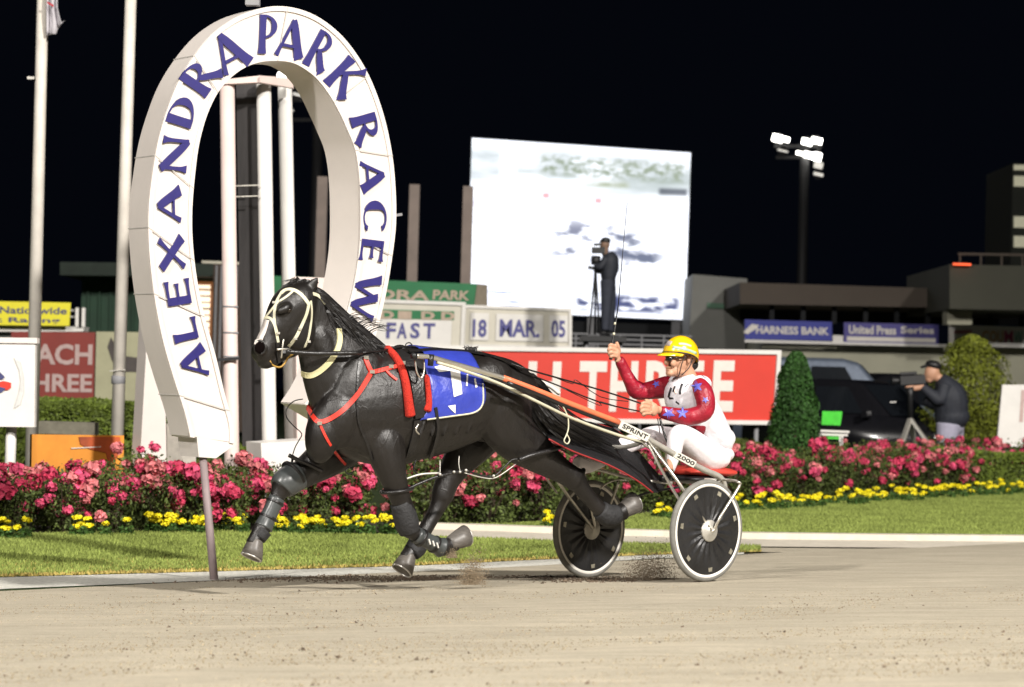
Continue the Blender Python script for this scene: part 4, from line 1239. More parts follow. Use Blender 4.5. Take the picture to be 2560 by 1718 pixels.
mb.add([p for r_ in rows for p in r_], [(j * kk + i, j * kk + i + 1, j * kk + kk + i + 1, j * kk + kk + i) for j in range(len(rows) - 1) for i in range(nx)])
cloth = mb.build('saddle_cloth', CLO, horse, True)
cloth['label'] = 'blue saddle cloth with a white number 1'
md = cloth.modifiers.new('t', 'SOLIDIFY'); md.thickness = .005
CB = bvh_of([cloth])
NUMW = mat('white_number', (.78, .76, .72), .45, var=.03)
def num(quads, name):
    mb = MB()
    for qd in quads:
        vs = []; nx_, ny_ = 4, 5
        for j in range(ny_ + 1):
            for i in range(nx_ + 1):
                a = ipx(qd[0], qd[1], i / nx_); b = ipx(qd[3], qd[2], i / nx_); p = ipx(a, b, j / ny_)
                h, n = hitpx(CB, *p)
                if h is None: return
                if n.dot(h - CAM) > 0: n = -n
                vs.append(h + n * .004)
        mb.add(vs, [(j * 5 + i, j * 5 + i + 1, j * 5 + 6 + i, j * 5 + 5 + i) for j in range(ny_) for i in range(nx_)])
    mb.build(name, NUMW, cloth, True)
num([[(1110, 911), (1149, 926), (1125, 928), (1098, 931)][0:4], [(1125, 927), (1149, 925), (1155, 985), (1134, 993)]], 'number')
num([[(1085, 918), (1111, 911), (1124, 927), (1097, 931)]], 'number')
num([[(1166, 936), (1170, 937), (1168, 966), (1164, 965)]], 'mark'); num([[(1184, 948), (1188, 946), (1193, 968), (1188, 970)]], 'mark')
num([[(1119, 1015), (1138, 1012), (1138, 1034), (1127, 1024)]], 'emblem')
mb = MB(); strap(mb, CB, [(1050, 1050), (1090, 1046), (1140, 1039), (1186, 1032), (1203, 1018), (1208, 1000), (1206, 960)], .010, .004, 3, .004)
mb.build('binding', STRAPW, cloth, True)
# hopples, boots, wraps
BOOT = mat('grey_rubber_boot', (.05, .055, .055), .32, var=.2, scale=12)
WRAP = mat('black_leg_wrap', (.014, .014, .015), .7, var=.4, scale=20, bump=.4, bscale=50)
def sleeve(name, pts, m, lab=None):
    mb = MB(); LP_(mb, HF, pts, 4, 18)
    o = mb.build(name, m, horse, True)
    if lab: o['label'] = lab
    return o
sleeve('knee_boot', [(744, 1188, .18, 38, 35), (728, 1198, .18, 38, 36), (712, 1210, .18, 37, 35), (702, 1222, .18, 32, 31)], BOOT, 'shiny grey knee boot on the reaching foreleg')
sleeve('shin_boot', [(692, 1246, .18, 22, 20), (680, 1272, .18, 21, 19), (668, 1298, .18, 22, 19), (658, 1320, .18, 25, 22)], BOOT)
sleeve('leg_wrap', [(656, 1326, .18, 25, 23), (644, 1346, .18, 21, 20)], WRAP)
sleeve('knee_boot', [(1000, 1256, -.18, 27, 24), (1011, 1286, -.18, 31.5, 28.5), (1018, 1312, -.18, 31.5, 28.5), (1024, 1332, -.18, 25, 24)], WRAP)
sleeve('leg_wrap', [(1040, 1338, -.18, 22, 20), (1064, 1350, -.18, 20, 18), (1090, 1363, -.18, 21, 19), (1104, 1369, -.18, 26, 23)], BOOT)
tp = mat('white_tape', (.6, .58, .54), .6)
for x in (1072, 1082, 1092):
    h, n = hitpx(HB, x, 1352 + (x - 1072) * .4)
    MB().bar(HF(x, 1348 + (x - 1072) * .45, -.245), HF(x + 4, 1361 + (x - 1072) * .45, -.245), .008).build('tape', tp, horse)
sleeve('leg_wrap', [(1050, 1348, .18, 24, 21), (1042, 1366, .18, 28, 24), (1028, 1382, .18, 23, 22)], WRAP)
sleeve('leg_wrap', [(1500, 1274, -.18, 24, 21), (1520, 1289, -.18, 29, 25), (1544, 1286, -.18, 24, 22)], WRAP)
for pts in ([(689, 1254, .18, 24, 22), (687, 1259, .18, 24, 22)], [(672, 1292, .18, 24, 22), (670, 1297, .18, 24, 22)], [(736, 1186, .18, 41, 38), (731, 1190, .18, 41, 38)], [(1050, 1343, -.18, 24, 22), (1055, 1346, -.18, 24, 22)], [(1084, 1360, -.18, 23, 21), (1089, 1363, -.18, 23, 21)]):
    sleeve('boot_strap', pts, LEATHER)
hop = thing('hobble_strap', HF(1100, 1200, -.2), 'black hobble straps linking the near foreleg to the near hind leg', 'harness strap')
def loop(F, c, v, a, b, r, m, parent, name='loop', tilt=0, n=26):
    p0 = F(*c, v); s = p0.y / FPX; pts = []
    for i in range(n + 1):
        t = 2 * math.pi * i / n
        pts.append(p0 + F.h * (a * s * math.cos(t)) + F.r * (b * s * math.sin(t)) + V((0, 0, tilt * s * math.cos(t))))
    return MB().tube(pts, r, 8).build(name, m, parent, True)
loop(HF, (992, 1226), -.18, 42, 32, .012, LEATHER, hop, 'foreleg_loop', -6)
def vt(name, pts, r, m, parent, F=HF, n=8, sm=4): return MB().tube([F(*p) for p in pts], r, n, sm).build(name, m, parent, True)
vt('strap', [(1020, 1222, -.20), (1060, 1204, -.22), (1100, 1190, -.24), (1165, 1176, -.24)], .010, LEATHER, hop)
vt('strap', [(1014, 1198, -.20), (1052, 1186, -.22), (1100, 1183, -.24)], .007, ALLOY, hop)
vt('strap', [(1165, 1176, -.24), (1200, 1188, -.24), (1235, 1190, -.25), (1258, 1170, -.26), (1280, 1150, -.27), (1298, 1149, -.28)], .006, LEATHER, hop)
vt('strap', [(1160, 1182, -.24), (1205, 1194, -.24), (1240, 1194, -.25), (1290, 1160, -.26)], .004, ALLOY, hop)
vt('hind_loop', [(1298, 1150, -.29), (1330, 1138, -.31), (1370, 1128, -.31), (1404, 1117, -.28), (1412, 1120, -.20)], .016, LEATHER, hop)
for x, y in ((1100, 1186), (1135, 1180), (1150, 1180), (1165, 1176), (1298, 1150), (1402, 1118), (1234, 1190)):
    MB().ell(HF(x, y, -.26), (.010, .009, .010), None, 8, 6).build('buckle', ALLOY, hop, True)
vt('hanger', [(1148, 1140, -.22), (1147, 1160, -.23), (1150, 1178, -.24)], .003, ALLOY, hop)
vt('hanger', [(1100, 1150, -.22), (1100, 1185, -.24)], .003, ALLOY, hop)
vt('hanger', [(1040, 1150, -.2), (1034, 1172, -.2), (1044, 1186, -.2), (1040, 1198, -.2)], .006, LEATHER, hop)
hop2 = thing('hobble_strap', HF(740, 1150, .2), 'black hobble bar and thin cord at the reaching far foreleg', 'harness strap')
vt('foreleg_loop', [(722, 1138, .12), (745, 1150, .10), (775, 1163, .08), (805, 1178, .08)], .013, LEATHER, hop2)
vt('strap', [(733, 1138, .14), (730, 1155, .14)], .008, LEATHER, hop2)
vt('cord', [(757, 998, .16), (735, 1003, .2), (718, 1020, .2), (716, 1042, .2), (733, 1064, .2), (754, 1084, .19), (748, 1100, .18), (738, 1118, .17), (731, 1140, .15)], .0035, BLACK, hop2)
vt('ring', [(872, 1168, -.02), (864, 1178, -.02), (872, 1186, -.02), (884, 1178, -.02), (876, 1168, -.02)], .004, BLACK, hop2)
# mane, forelock, tail
HAIR = mat('black_horse_hair', (.008, .007, .007), .42, var=.4, scale=30, spec=.45)
def strand(mb, P, w0, n=7):
    """tapered flat ribbon along control points"""
    q = catmull([tuple(p) for p in P], 3)
    q = [V(p) for p in q]; k = len(q); vs = []
    for i, p in enumerate(q):
        t = (q[min(k - 1, i + 1)] - q[max(0, i - 1)]).normalized()
        s = t.cross(p - CAM).normalized()
        s = (s + HF.r * .4 * math.sin(i)).normalized()
        wd = w0 * (1 - (i / (k - 1)) ** 2) * .5 + .0006
        vs += [p - s * wd, p + s * wd]
    mb.add(vs, [(2 * i, 2 * i + 1, 2 * i + 3, 2 * i + 2) for i in range(k - 1)])
rnd = random.Random(3)
crest = catmull([(786, 722), (808, 748), (834, 778), (866, 808), (902, 834), (940, 856), (975, 872)], 10)
mb = MB()
LP_(mb, HF, [(778, 720, 0, 8, 8), (800, 736, 0, 14, 13), (830, 770, 0, 20, 15), (866, 806, 0, 22, 15), (904, 836, 0, 20, 14), (945, 864, 0, 14, 12), (972, 878, 0, 6, 6)], 4, 12)
for i in range(1000):
    c = crest[min(len(crest) - 1, int(rnd.random() ** .9 * len(crest)))]
    f = crest.index(c) / len(crest)
    v0 = rnd.uniform(-.05, .04)
    x0, y0 = c[0] + rnd.uniform(-6, 6) - 4, c[1] + rnd.uniform(2, 22)
    ln = rnd.uniform(45, 115) * (1 - .4 * f)
    up = rnd.gauss(0, .16)
    side = rnd.choice((-1, -1, 1)) * rnd.uniform(.02, .09)
    a = .80 + rnd.gauss(0, .16)
    pts = [HF(x0, y0, v0), HF(x0 + ln * .25, y0 + ln * .10 * a - up * 12, v0 + side * .5), HF(x0 + ln * .55, y0 + ln * .45 * a - up * 22, v0 + side), HF(x0 + ln * .85, y0 + ln * .85 * a - up * 16, v0 + side * 1.2)]
    strand(mb, pts, rnd.uniform(.008, .018))
for i in range(26):
    x0, y0 = rnd.uniform(850, 930), 0
    y0 = 792 + (x0 - 850) * .55
    v0 = rnd.uniform(-.04, .02)
    pts = [HF(x0, y0 + 8, v0), HF(x0 + 20, y0 - 6, v0), HF(x0 + 42, y0 - 8 + rnd.uniform(-8, 6), v0), HF(x0 + 62, y0 - 2 + rnd.uniform(-14, 10), v0)]
    strand(mb, pts, .004)
mb.build('mane', HAIR, horse)
mb = MB()
for i in range(260):
    x0, y0 = rnd.uniform(735, 792), rnd.uniform(712, 726)
    v0 = rnd.uniform(-.04, .05)
    dx = rnd.uniform(-42, 8); dy = rnd.uniform(-18, 16)
    pts = [HF(x0, y0 + 4, v0), HF(x0 + dx * .4, y0 + dy * .6 - 6, v0), HF(x0 + dx, y0 + dy + 4, v0 + rnd.uniform(-.02, .03))]
    strand(mb, pts, rnd.uniform(.005, .012))
mb.build('forelock', HAIR, horse)
mb = MB()
for i in range(700):
    v0 = rnd.gauss(0, .04); f = rnd.random(); e = rnd.gauss(0, 1); d = rnd.gauss(0, 1)
    pts = [HF(1290 + rnd.uniform(-14, 8), 926 + rnd.uniform(-8, 14), v0), HF(1322 + e * 8, 968 + d * 12, v0 * 1.4), HF(1352 + e * 12, 1022 + d * 16, v0 * 2),
           HF(1398 + e * 16, 1072 + d * 16, v0 * 2.4), HF(1470 + e * 24 + f * 40, 1112 + d * 14 + f * 20, v0 * 2.6)]
    strand(mb, pts, rnd.uniform(.010, .020))
mb.build('tail', HAIR, horse)
mb = MB()
for i in range(30):
    x0 = rnd.uniform(1160, 1195)
    strand(mb, [HF(x0, 884, 0), HF(x0 + rnd.uniform(-8, 8), 872, 0), HF(x0 + rnd.uniform(-12, 14), 866 + rnd.uniform(-3, 4), 0)], .008)
mb.build('hair_tuft', HAIR, horse)

# ------------------------------------------------------------------ the sulky
NV = -TRACKW / 2
sulky = thing('sulky', AX, 'two wheeled racing sulky with black disc wheels and orange sleeved shafts', 'sulky')
RW = .352
TYRE = mat('grey_tyre', (.16, .155, .14), .7, var=.2, scale=20)
RIMW = mat('white_rim', (.74, .71, .65), .4, var=.05)
DISC = mat('black_wheel_cover', (.010, .010, .011), .42, var=.6, scale=5, bump=.25, bscale=30, spec=.6)
def wheel(v, yref):
    # the wheel stands on the banked track
    base = SF.at(0, v, 0); zc = hz(base.x, base.y) + RW
    c = V((base.x, base.y, zc)); ax = SF.r
    t, x, y = basis(ax)
    def torus(R0, r, n=72, m=12):
        vs = []; fs = []
        for i in range(n):
            a = 2 * math.pi * i / n; d = x * math.cos(a) + y * math.sin(a)
            for j in range(m):
                b = 2 * math.pi * j / m
                vs.append(c + d * (R0 + r * math.cos(b)) + ax * (r * math.sin(b)))
        for i in range(n):
            for j in range(m):
                fs.append((i * m + j, ((i + 1) % n) * m + j, ((i + 1) % n) * m + (j + 1) % m, i * m + (j + 1) % m))
        return MB().add(vs, fs)
    w_ = torus(RW - .022, .022).build('wheel', TYRE, sulky, True)
    for sg in (-1, 1):
        n = 72; vs = []
        for i in range(n):
            a = 2 * math.pi * i / n; d = x * math.cos(a) + y * math.sin(a)
            for r, h in ((RW - .024, .016), (RW - .036, .024), (RW - .048, .020), (RW - .052, .012)):
                vs.append(c + d * r + ax * sg * h)
        MB().add(vs, [(i * 4 + j, ((i + 1) % n) * 4 + j, ((i + 1) % n) * 4 + j + 1, i * 4 + j + 1) for i in range(n) for j in range(3)]).build('rim', RIMW, w_, True)
        # pleated cover
        n = 144; rs = [.045, .09, .14, .19, .24, .28, RW - .050]; vs = []
        for i in range(n):
            a = 2 * math.pi * i / n; d = x * math.cos(a) + y * math.sin(a)
            for k, r in enumerate(rs):
                pl = (abs(((a * 18 / (2 * math.pi)) % 1) - .5) * 2) * .016 * math.exp(-((r - .10) / .09) ** 2)
                vs.append(c + d * r + ax * sg * (.034 - .016 * (r / RW) - pl * .9 + .002 * noise.noise(V((a * 4, r * 20, v)))))
        k = len(rs)
        MB().add(vs, [(i * k + j, ((i + 1) % n) * k + j, ((i + 1) % n) * k + j + 1, i * k + j + 1) for i in range(n) for j in range(k - 1)]).build('wheel_cover', DISC, w_, True)
        MB().lathe(c, ax * sg, [(0, .050), (.028, .048), (.034, .040), (.070, .040), (.076, .033), (.076, .022)], 32).build('hub', ALLOY, w_, True)
        for q in range(7):
            a = 2 * math.pi * (q + .35) / 7; d = x * math.cos(a) + y * math.sin(a)
            e = ax.cross(d)
            cc = c + d * .268 + ax * sg * .0245
            MB().prism([cc - e * .020 - d * .014, cc + e * .020 - d * .014, cc + e * .016 + d * .014, cc - e * .016 + d * .014], ax * sg * .002).build('reflector', mat('dull_reflector', (.30, .28, .22), .3, metal=.4, var=.4, scale=30), w_)
    return c
cn = wheel(NV, 0); cf = wheel(-NV, 0)
def S(x, y, v): return SF(x, y, v)
def st(name, pts, r, m, sm=0, n=10, parent=None, **k):
    P = [p if isinstance(p, V) else S(*p) for p in pts]
    return MB().tube(P, r, n, sm).build(name, m, parent or sulky, True)
VN = -.34
# shafts; the front end runs beside the horse, so it is laid out in the horse's frame
def HS(x, y, v): return HF(x, y, v)
J = S(1560, 1062, VN)
sh = st('shaft', [HS(1033, 890, -.36), HS(1075, 893, -.36), HS(1108, 902, -.36), HS(1150, 914, -.36), HS(1210, 931, -.37), HS(1260, 946, -.38), HS(1330, 972, -.40).lerp(S(1330, 972, VN), .3), S(1400, 1000, VN), S(1480, 1031, VN), J], .0175, CHROME, 3, 12)
OR2 = mat('orange_sleeve', (.70, .17, .075), .45, var=.08)
st('shaft_sleeve', [HS(1258, 945, -.38), HS(1330, 972, -.40).lerp(S(1330, 972, VN), .3), S(1400, 1000, VN), S(1480, 1031, VN), S(1546, 1056, VN)], .0205, OR2, 3, 12)
st('shaft_tip', [HS(1030, 889, -.36), HS(1040, 890, -.36)], .020, BLACK)
st('shaft_collar', [HS(1078, 886, -.37), HS(1076, 915, -.37)], .020, LEATHER)
st('shaft_pad', [S(1270, 958, VN - .01), S(1330, 981, VN), S(1400, 1009, VN), S(1480, 1041, VN), S(1546, 1066, VN)], .014, LEATHER, 3)
st('shaft', [J, S(1620, 1098, VN), S(1700, 1144, VN), S(1760, 1175, VN), S(1795, 1190, VN), S(1808, 1205, VN), S(1812, 1224, VN)], .022, ALLOY, 3, 12)
# flat name plates with raised print
PLT = mat('pale_name_plate', (.66, .64, .56), .45, var=.05)
def plate(a, b, wpx, txt, fr=(0.06, .94)):
    va = VN - .024
    d = V((b[0] - a[0], b[1] - a[1])); d.normalize(); nrm = V((-d.y, d.x))
    hw = wpx / 2
    q = [S(a[0] - nrm.x * hw, a[1] - nrm.y * hw, va), S(b[0] - nrm.x * hw, b[1] - nrm.y * hw, va), S(b[0] + nrm.x * hw, b[1] + nrm.y * hw, va), S(a[0] + nrm.x * hw, a[1] + nrm.y * hw, va)]
    o = MB().prism(q, SF.r * .012).build('name_plate', PLT, sulky)
    lettering(q, -SF.r, txt, fr[0], fr[1], .22, .80, mat('black_print', (.012, .012, .014), .5), o, .015, .004)
plate((1552, 1062), (1622, 1096), 20, 'SPRINT'); plate((1690, 1136), (1738, 1162), 17, '2000')
st('truss', [HS(1092, 906, -.36), HS(1160, 927, -.37), HS(1250, 960, -.38), S(1340, 1003, VN), S(1430, 1046, VN), S(1545, 1088, VN), S(1600, 1104, VN)], .0105, mat('cream_enamel', (.50, .48, .36), .4, var=.1), 3)
# far shaft, mirrored
off = SF.r * (2 * -VN)
st('shaft', [HS(1033, 890, -.36) + HF.r * .72, HS(1110, 903, -.36) + HF.r * .72, HS(1260, 946, -.38) + HF.r * .74, S(1400, 1000, VN) + off, S(1480, 1031, VN) + off, J + off, S(1700, 1144, VN) + off, S(1795, 1190, VN) + off, S(1808, 1205, VN) + off], .019, CHROME, 3, 12)
st('tail_guard_tube', [HF(1300, 934, .06), HF(1340, 950, .08), HF(1375, 966, .10), HF(1398, 984, .10)], .015, RIMW, 3)
st('hook_cord', [S(1398, 1002, VN), S(1412, 1025, VN), S(1420, 1045, VN), S(1421, 1070, VN), S(1416, 1088, VN), S(1410, 1102, VN), S(1418, 1110, VN), S(1424, 1100, VN), S(1417, 1086, VN)], .0045, STRAPW, 3)
# cross arch, struts
hn = cn - SF.r * .045; hf_ = cf + SF.r * .045
st('strut', [S(1612, 1090, VN), S(1700, 1212, -.50), hn], .012, CHROME)
st('strut', [S(1616, 1100, VN), S(1648, 1165, -.38), S(1690, 1238, -.44), cn + SF.r * .05], .010, ALLOY)
st('rear_fork', [hn, hn + V((0, 0, .004)) - SF.h * .03, S(1802, 1290, -.66), S(1848, 1216, -.66), S(1846, 1206, -.66), S(1836, 1202, -.60), S(1810, 1200, -.5), S(1806, 1204, VN)], .0095, CHROME, 3)
st('inner_fork', [cn + SF.r * .05, S(1796, 1206, -.44) , S(1806, 1204, VN)], .010, ALLOY)
st('strut', [S(1612, 1090, VN) + off, hf_ - SF.r * .1 + V((0, 0, .03)), hf_ - SF.r * .09], .012, CHROME)
st('strut', [SF.at(.42, .20, 0) * 0 + S(1378, 1178, .30), S(1420, 1240, .50), cf - SF.r * .045], .012, CHROME)
st('strut', [S(1352, 1168, .34), S(1372, 1205, .40), S(1392, 1232, .46)], .008, ALLOY)
st('rear_fork', [cf - SF.r * .045, S(1490, 1308, .60), S(1512, 1290, .58), S(1530, 1250, .5), S(1548, 1205, .42)], .009, CHROME, 3)
st('wheel_guard', [S(1500, 1222, .45), S(1520, 1207, .45), S(1545, 1200, .42), S(1572, 1202, .36)], .006, CHROME, 3)
st('brace', [S(1552, 1262, .3), S(1600, 1238, .1), S(1650, 1226, -.1), S(1700, 1218, -.3)], .008, BLACK, 3)
st('brace', [S(1475, 1168, .25), S(1530, 1184, .1), S(1600, 1200, 0), S(1680, 1208, -.1)], .011, ALLOY, 3)
st('cross_arch', [S(1806, 1204, VN), S(1806, 1204, VN) + SF.r * .2, S(1806, 1204, VN) + SF.r * .48, S(1806, 1204, VN) + SF.r * .68], .018, ALLOY)
st('cross_arch', [S(1620, 1098, VN), S(1620, 1098, VN) + SF.r * .2 - V((0, 0, .06)), S(1620, 1098, VN) + SF.r * .48 - V((0, 0, .06)), S(1620, 1098, VN) + off], .016, ALLOY, 3)
for pts in ([(1630, 1108, VN), (1640, 1135, VN + .04), (1636, 1160, VN + .05)], [(1600, 1102, VN), (1622, 1120, VN), (1650, 1118, VN), (1678, 1128, VN)], [(1668, 1126, VN), (1664, 1150, VN + .03), (1676, 1180, VN + .06)], [(1640, 1112, VN), (1652, 1142, VN + .05), (1668, 1172, VN + .06)]):
    st('fitting', pts, .008, CHROME, 3)
st('fitting', [(1560, 1092, VN), (1590, 1104, VN), (1612, 1112, VN)], .007, BLACK)
# seat
SEATR = mat('red_seat_cushion', (.50, .045, .03), .5, var=.1)
sc_ = S(1752, 1176, 0)
mb = MB()
LPs = [(1692, 1180, 0, 6, 50), (1704, 1176, 0, 12, 66), (1745, 1178, 0, 14, 70), (1792, 1180, 0, 13, 66), (1806, 1178, 0, 7, 50)]
LP_(mb, SF, LPs, 4, 20); seat = mb.build('seat', SEATR, sulky, True)
mb = MB(); LP_(mb, SF, [(1690, 1196, 0, 5, 50), (1704, 1196, 0, 11, 62), (1745, 1198, 0, 14, 64), (1785, 1200, 0, 12, 60), (1796, 1199, 0, 6, 40)], 4, 20)
mb.build('seat_base', BLACK, sulky, True)
for v in (-.12, .12):
    st('seat_post', [(1745, 1205, v), (1742, 1228, v), (1700, 1222, v)], .010, CHROME)
# leg guard: black sheet with red piping
GUA = mat('black_guard_cloth', (.006, .006, .007), .75, var=.5, scale=6, bump=.5, bscale=16, spec=.3)
e1 = catmull([(1372, 1098), (1431, 1128), (1522, 1163), (1590, 1200), (1632, 1232)], 4)
e2 = catmull([(1360, 1052), (1420, 1050), (1532, 1072), (1590, 1124), (1664, 1212)], 4)
mb = MB(); vs = []; nn_ = 10
for a, b in zip(e1, e2):
    for j in range(nn_ + 1):
        t = j / nn_; p = ipx(a, b, t); v = -.30 + .50 * t
        q = S(p[0], p[1], v); q.z += .01 * noise.noise(q * 6) - .02 * math.sin(math.pi * t)
        vs.append(q)
kk = nn_ + 1
mb.add(vs, [(i * kk + j, i * kk + j + 1, i * kk + kk + j + 1, i * kk + kk + j) for i in range(len(e1) - 1) for j in range(nn_)])
gd = mb.build('leg_guard', GUA, sulky, True)
md = gd.modifiers.new('t', 'SOLIDIFY'); md.thickness = .006
RP = mat('dark_red_piping', (.28, .02, .02), .6)
MB().tube([S(p[0], p[1], -.30) for p in e1], .006, 6).build('piping', RP, gd, True)
MB().tube([S(p[0], p[1], .20) for p in e2[5:]], .006, 6).build('piping', RP, gd, True)

# ------------------------------------------------------------------ people
SKIN = mat('skin', (.50, .27, .17), .55, var=.1, scale=30, bump=.1)
def fig_part(name, F, tubes, ells, m, parent, voxel, it=4, lab=None, tilt=None):
    mb = MB()
    for t in tubes: LP_(mb, F, t, 4, 16)
    for e in ells: EL_(mb, F, *e)
    o = organic(name, mb, m, parent, voxel, it, .5)
    if lab: o['label'] = lab
    return o
driver = thing('person', SF.at(-.4, 0, .7), 'driver in yellow helmet, red sleeves with blue stars and white trousers raising a whip', 'driver')
def fingers(cx, cy, v, dx, dy, ln, k0, side):
    pass
body_t = [
    [(1772, 1128, 0, 16, 32), (1772, 1100, 0, 26, 38), (1764, 1050, 0, 28, 38), (1748, 1005, 0, 28, 42), (1734, 968, 0, 22, 42), (1722, 945, 0, 14, 20)],
    [(1728, 960, 0, 22, 22), (1716, 930, 0, 20, 20), (1710, 912, 0, 19, 19)],
    [(1752, 968, -.18, 20, 20), (1757, 1000, -.22, 14, 13), (1757, 1030, -.24, 12, 11), (1710, 1036, -.18, 11, 10), (1668, 1031, -.10, 10, 8.5), (1650, 1026, -.08, 10, 8.5), (1640, 1024, -.08, 11, 8)],
    [(1676, 962, .18, 20, 20), (1630, 976, .22, 13, 12), (1588, 977, .26, 10, 9), (1569, 940, .28, 8.5, 8), (1549, 905, .30, 8, 7), (1542, 896, .30, 11, 8)],
    [(1772, 1140, -.10, 28, 26), (1735, 1110, -.14, 26, 24), (1700, 1088, -.17, 19, 18), (1686, 1120, -.18, 15, 14), (1672, 1180, -.18, 11, 11)],
    [(1740, 1130, .10, 28, 26), (1690, 1100, .13, 24, 22), (1640, 1084, .14, 19, 18), (1560, 1112, .12, 15, 14), (1480, 1150, .10, 13, 12), (1455, 1160, .10, 14, 13)],
    # near hand: fingers curled round the reins, thumb on top
    [(1626, 1011, -.10, 4.6, 4.4), (1612, 1007, -.10, 4.2, 4.2), (1604, 1010, -.095, 4, 4), (1608, 1017, -.085, 3.6, 3.6)],
    [(1624, 1019, -.10, 4.6, 4.4), (1608, 1016, -.10, 4.2, 4.2), (1601, 1020, -.095, 4, 4), (1606, 1026, -.085, 3.6, 3.6)],
    [(1624, 1027, -.10, 4.4, 4.2), (1609, 1026, -.10, 4.2, 4.2), (1602, 1029, -.095, 3.8, 3.8), (1608, 1034, -.085, 3.6, 3.6)],
    [(1627, 1034, -.10, 4, 4), (1614, 1034, -.10, 3.8, 3.8), (1607, 1037, -.095, 3.4, 3.4), (1612, 1040, -.085, 3.2, 3.2)],
    [(1636, 1014, -.09, 5.2, 5), (1624, 1004, -.08, 4.6, 4.6), (1612, 1001, -.075, 4, 4)],
    # far hand round the whip, thumb up
    [(1540, 868, .29, 4.6, 4.4), (1528, 862, .29, 4.4, 4.4), (1523, 866, .30, 4, 4), (1528, 871, .31, 3.6, 3.6)],
    [(1540, 876, .29, 4.6, 4.4), (1526, 871, .29, 4.4, 4.4), (1521, 876, .30, 4, 4), (1527, 881, .31, 3.6, 3.6)],
    [(1540, 885, .29, 4.4, 4.4), (1527, 881, .29, 4.2, 4.2), (1522, 885, .30, 3.8, 3.8), (1528, 890, .31, 3.6, 3.6)],
    [(1542, 892, .29, 4, 4), (1531, 890, .29, 3.8, 3.8), (1526, 894, .30, 3.4, 3.4), (1531, 898, .31, 3.2, 3.2)],
    [(1548, 880, .29, 5.4, 5), (1545, 866, .28, 4.8, 4.8), (1541, 855, .28, 4, 4)],
]
body_e = [(1712, 884, 0, 36, 27, 40), (1694, 906, 0, 26, 23, 30), (1684, 926, 0, 17, 17, 16, -20), (1696, 930, 0, 24, 20, 12, 25), (1674, 933, 0, 9, 11, 9),
          (1667, 905, 0, 8, 6, 9, 30), (1669, 893, 0, 6, 5, 10, 20), (1676, 889, .0, 10, 20, 6), (1671, 919, 0, 7, 9, 3.4), (1672, 925, 0, 7, 8, 3.2),
          (1684, 908, -.045, 10, 6, 10), (1684, 908, .045, 10, 6, 10), (1722, 899, -.075, 6, 4, 11, 10), (1722, 899, .075, 6, 4, 11, 10),
          (1634, 1024, -.09, 15, 9, 17), (1542, 882, .295, 10, 8, 17)]
body = fig_part('body', SF, body_t, body_e, SKIN, driver, .0052, 2)
SILKW = mat('white_silk', (.70, .68, .72), .38, var=.05, scale=6, bump=1.0, bscale=10, spec=.4)
SILKR = mat('crimson_silk', (.27, .008, .022), .42, var=.35, scale=9, bump=1.0, bscale=13, spec=.4)
TRW = mat('white_trousers', (.72, .68, .70), .5, var=.05, scale=5, bump=.5, bscale=10)
jk = fig_part('jacket', SF, [[(1790, 1130, 0, 20, 44), (1785, 1105, 0, 42, 58), (1758, 1060, 0, 56, 60), (1728, 1012, 0, 62, 62), (1714, 970, 0, 52, 58), (1712, 945, 0, 28, 32), (1711, 937, 0, 19, 23)]],
              [(1790, 1095, 0, 40, 56, 34), (1752, 960, -.12, 30, 26, 22), (1696, 958, .12, 30, 26, 22)], SILKW, driver, .008, 5)
slv = fig_part('sleeve', SF, [[(1748, 962, -.15, 22, 20), (1756, 975, -.20, 27, 23), (1764, 1003, -.24, 26, 23), (1760, 1030, -.25, 24, 21), (1725, 1042, -.20, 22, 19), (1690, 1038, -.14, 19, 16), (1662, 1032, -.10, 17, 14), (1651, 1029, -.09, 14, 12)]],
               [(1758, 1030, -.25, 22, 20, 24), (1740, 1052, -.22, 14, 14, 9), (1700, 1052, -.15, 16, 12, 8)], SILKR, driver, .007, 4)
slv2 = fig_part('sleeve', SF, [[(1690, 966, .15, 26, 24), (1665, 968, .19, 28, 24), (1625, 976, .23, 23, 21), (1590, 979, .26, 20, 18), (1578, 958, .27, 18, 17), (1562, 928, .29, 15, 14), (1551, 905, .30, 14, 13), (1547, 898, .30, 11, 10)]],
                [(1594, 974, .26, 22, 20, 22)], SILKR, driver, .007, 4)
fig_part('waist_band', SF, [[(1735, 1048, 0, 30, 40), (1730, 1062, 0, 36, 50), (1720, 1080, 0, 30, 42)]], [], SILKR, driver, .009, 4)
tr = fig_part('trousers', SF, [[(1800, 1145, -.08, 28, 34), (1768, 1140, -.11, 40, 36), (1730, 1108, -.15, 35, 30), (1704, 1088, -.17, 28, 25), (1690, 1096, -.18, 24, 22), (1686, 1125, -.18, 21, 19), (1680, 1155, -.18, 16, 15), (1674, 1184, -.18, 9, 9)],
                               [(1770, 1140, .06, 34, 32), (1700, 1106, .12, 32, 28), (1640, 1090, .14, 26, 23), (1600, 1100, .13, 23, 20), (1540, 1124, .12, 24, 20), (1490, 1148, .05, 27, 20), (1462, 1158, .0, 27, 18), (1440, 1156, -.02, 16, 12)]],
              [(1785, 1135, 0, 40, 60, 26)], TRW, driver, .009, 4)
fig_part('boot', SF, [[(1674, 1180, -.18, 10, 10), (1668, 1196, -.18, 12, 11), (1650, 1196, -.18, 9, 9)]], [], LEATHER, driver, .008, 3)
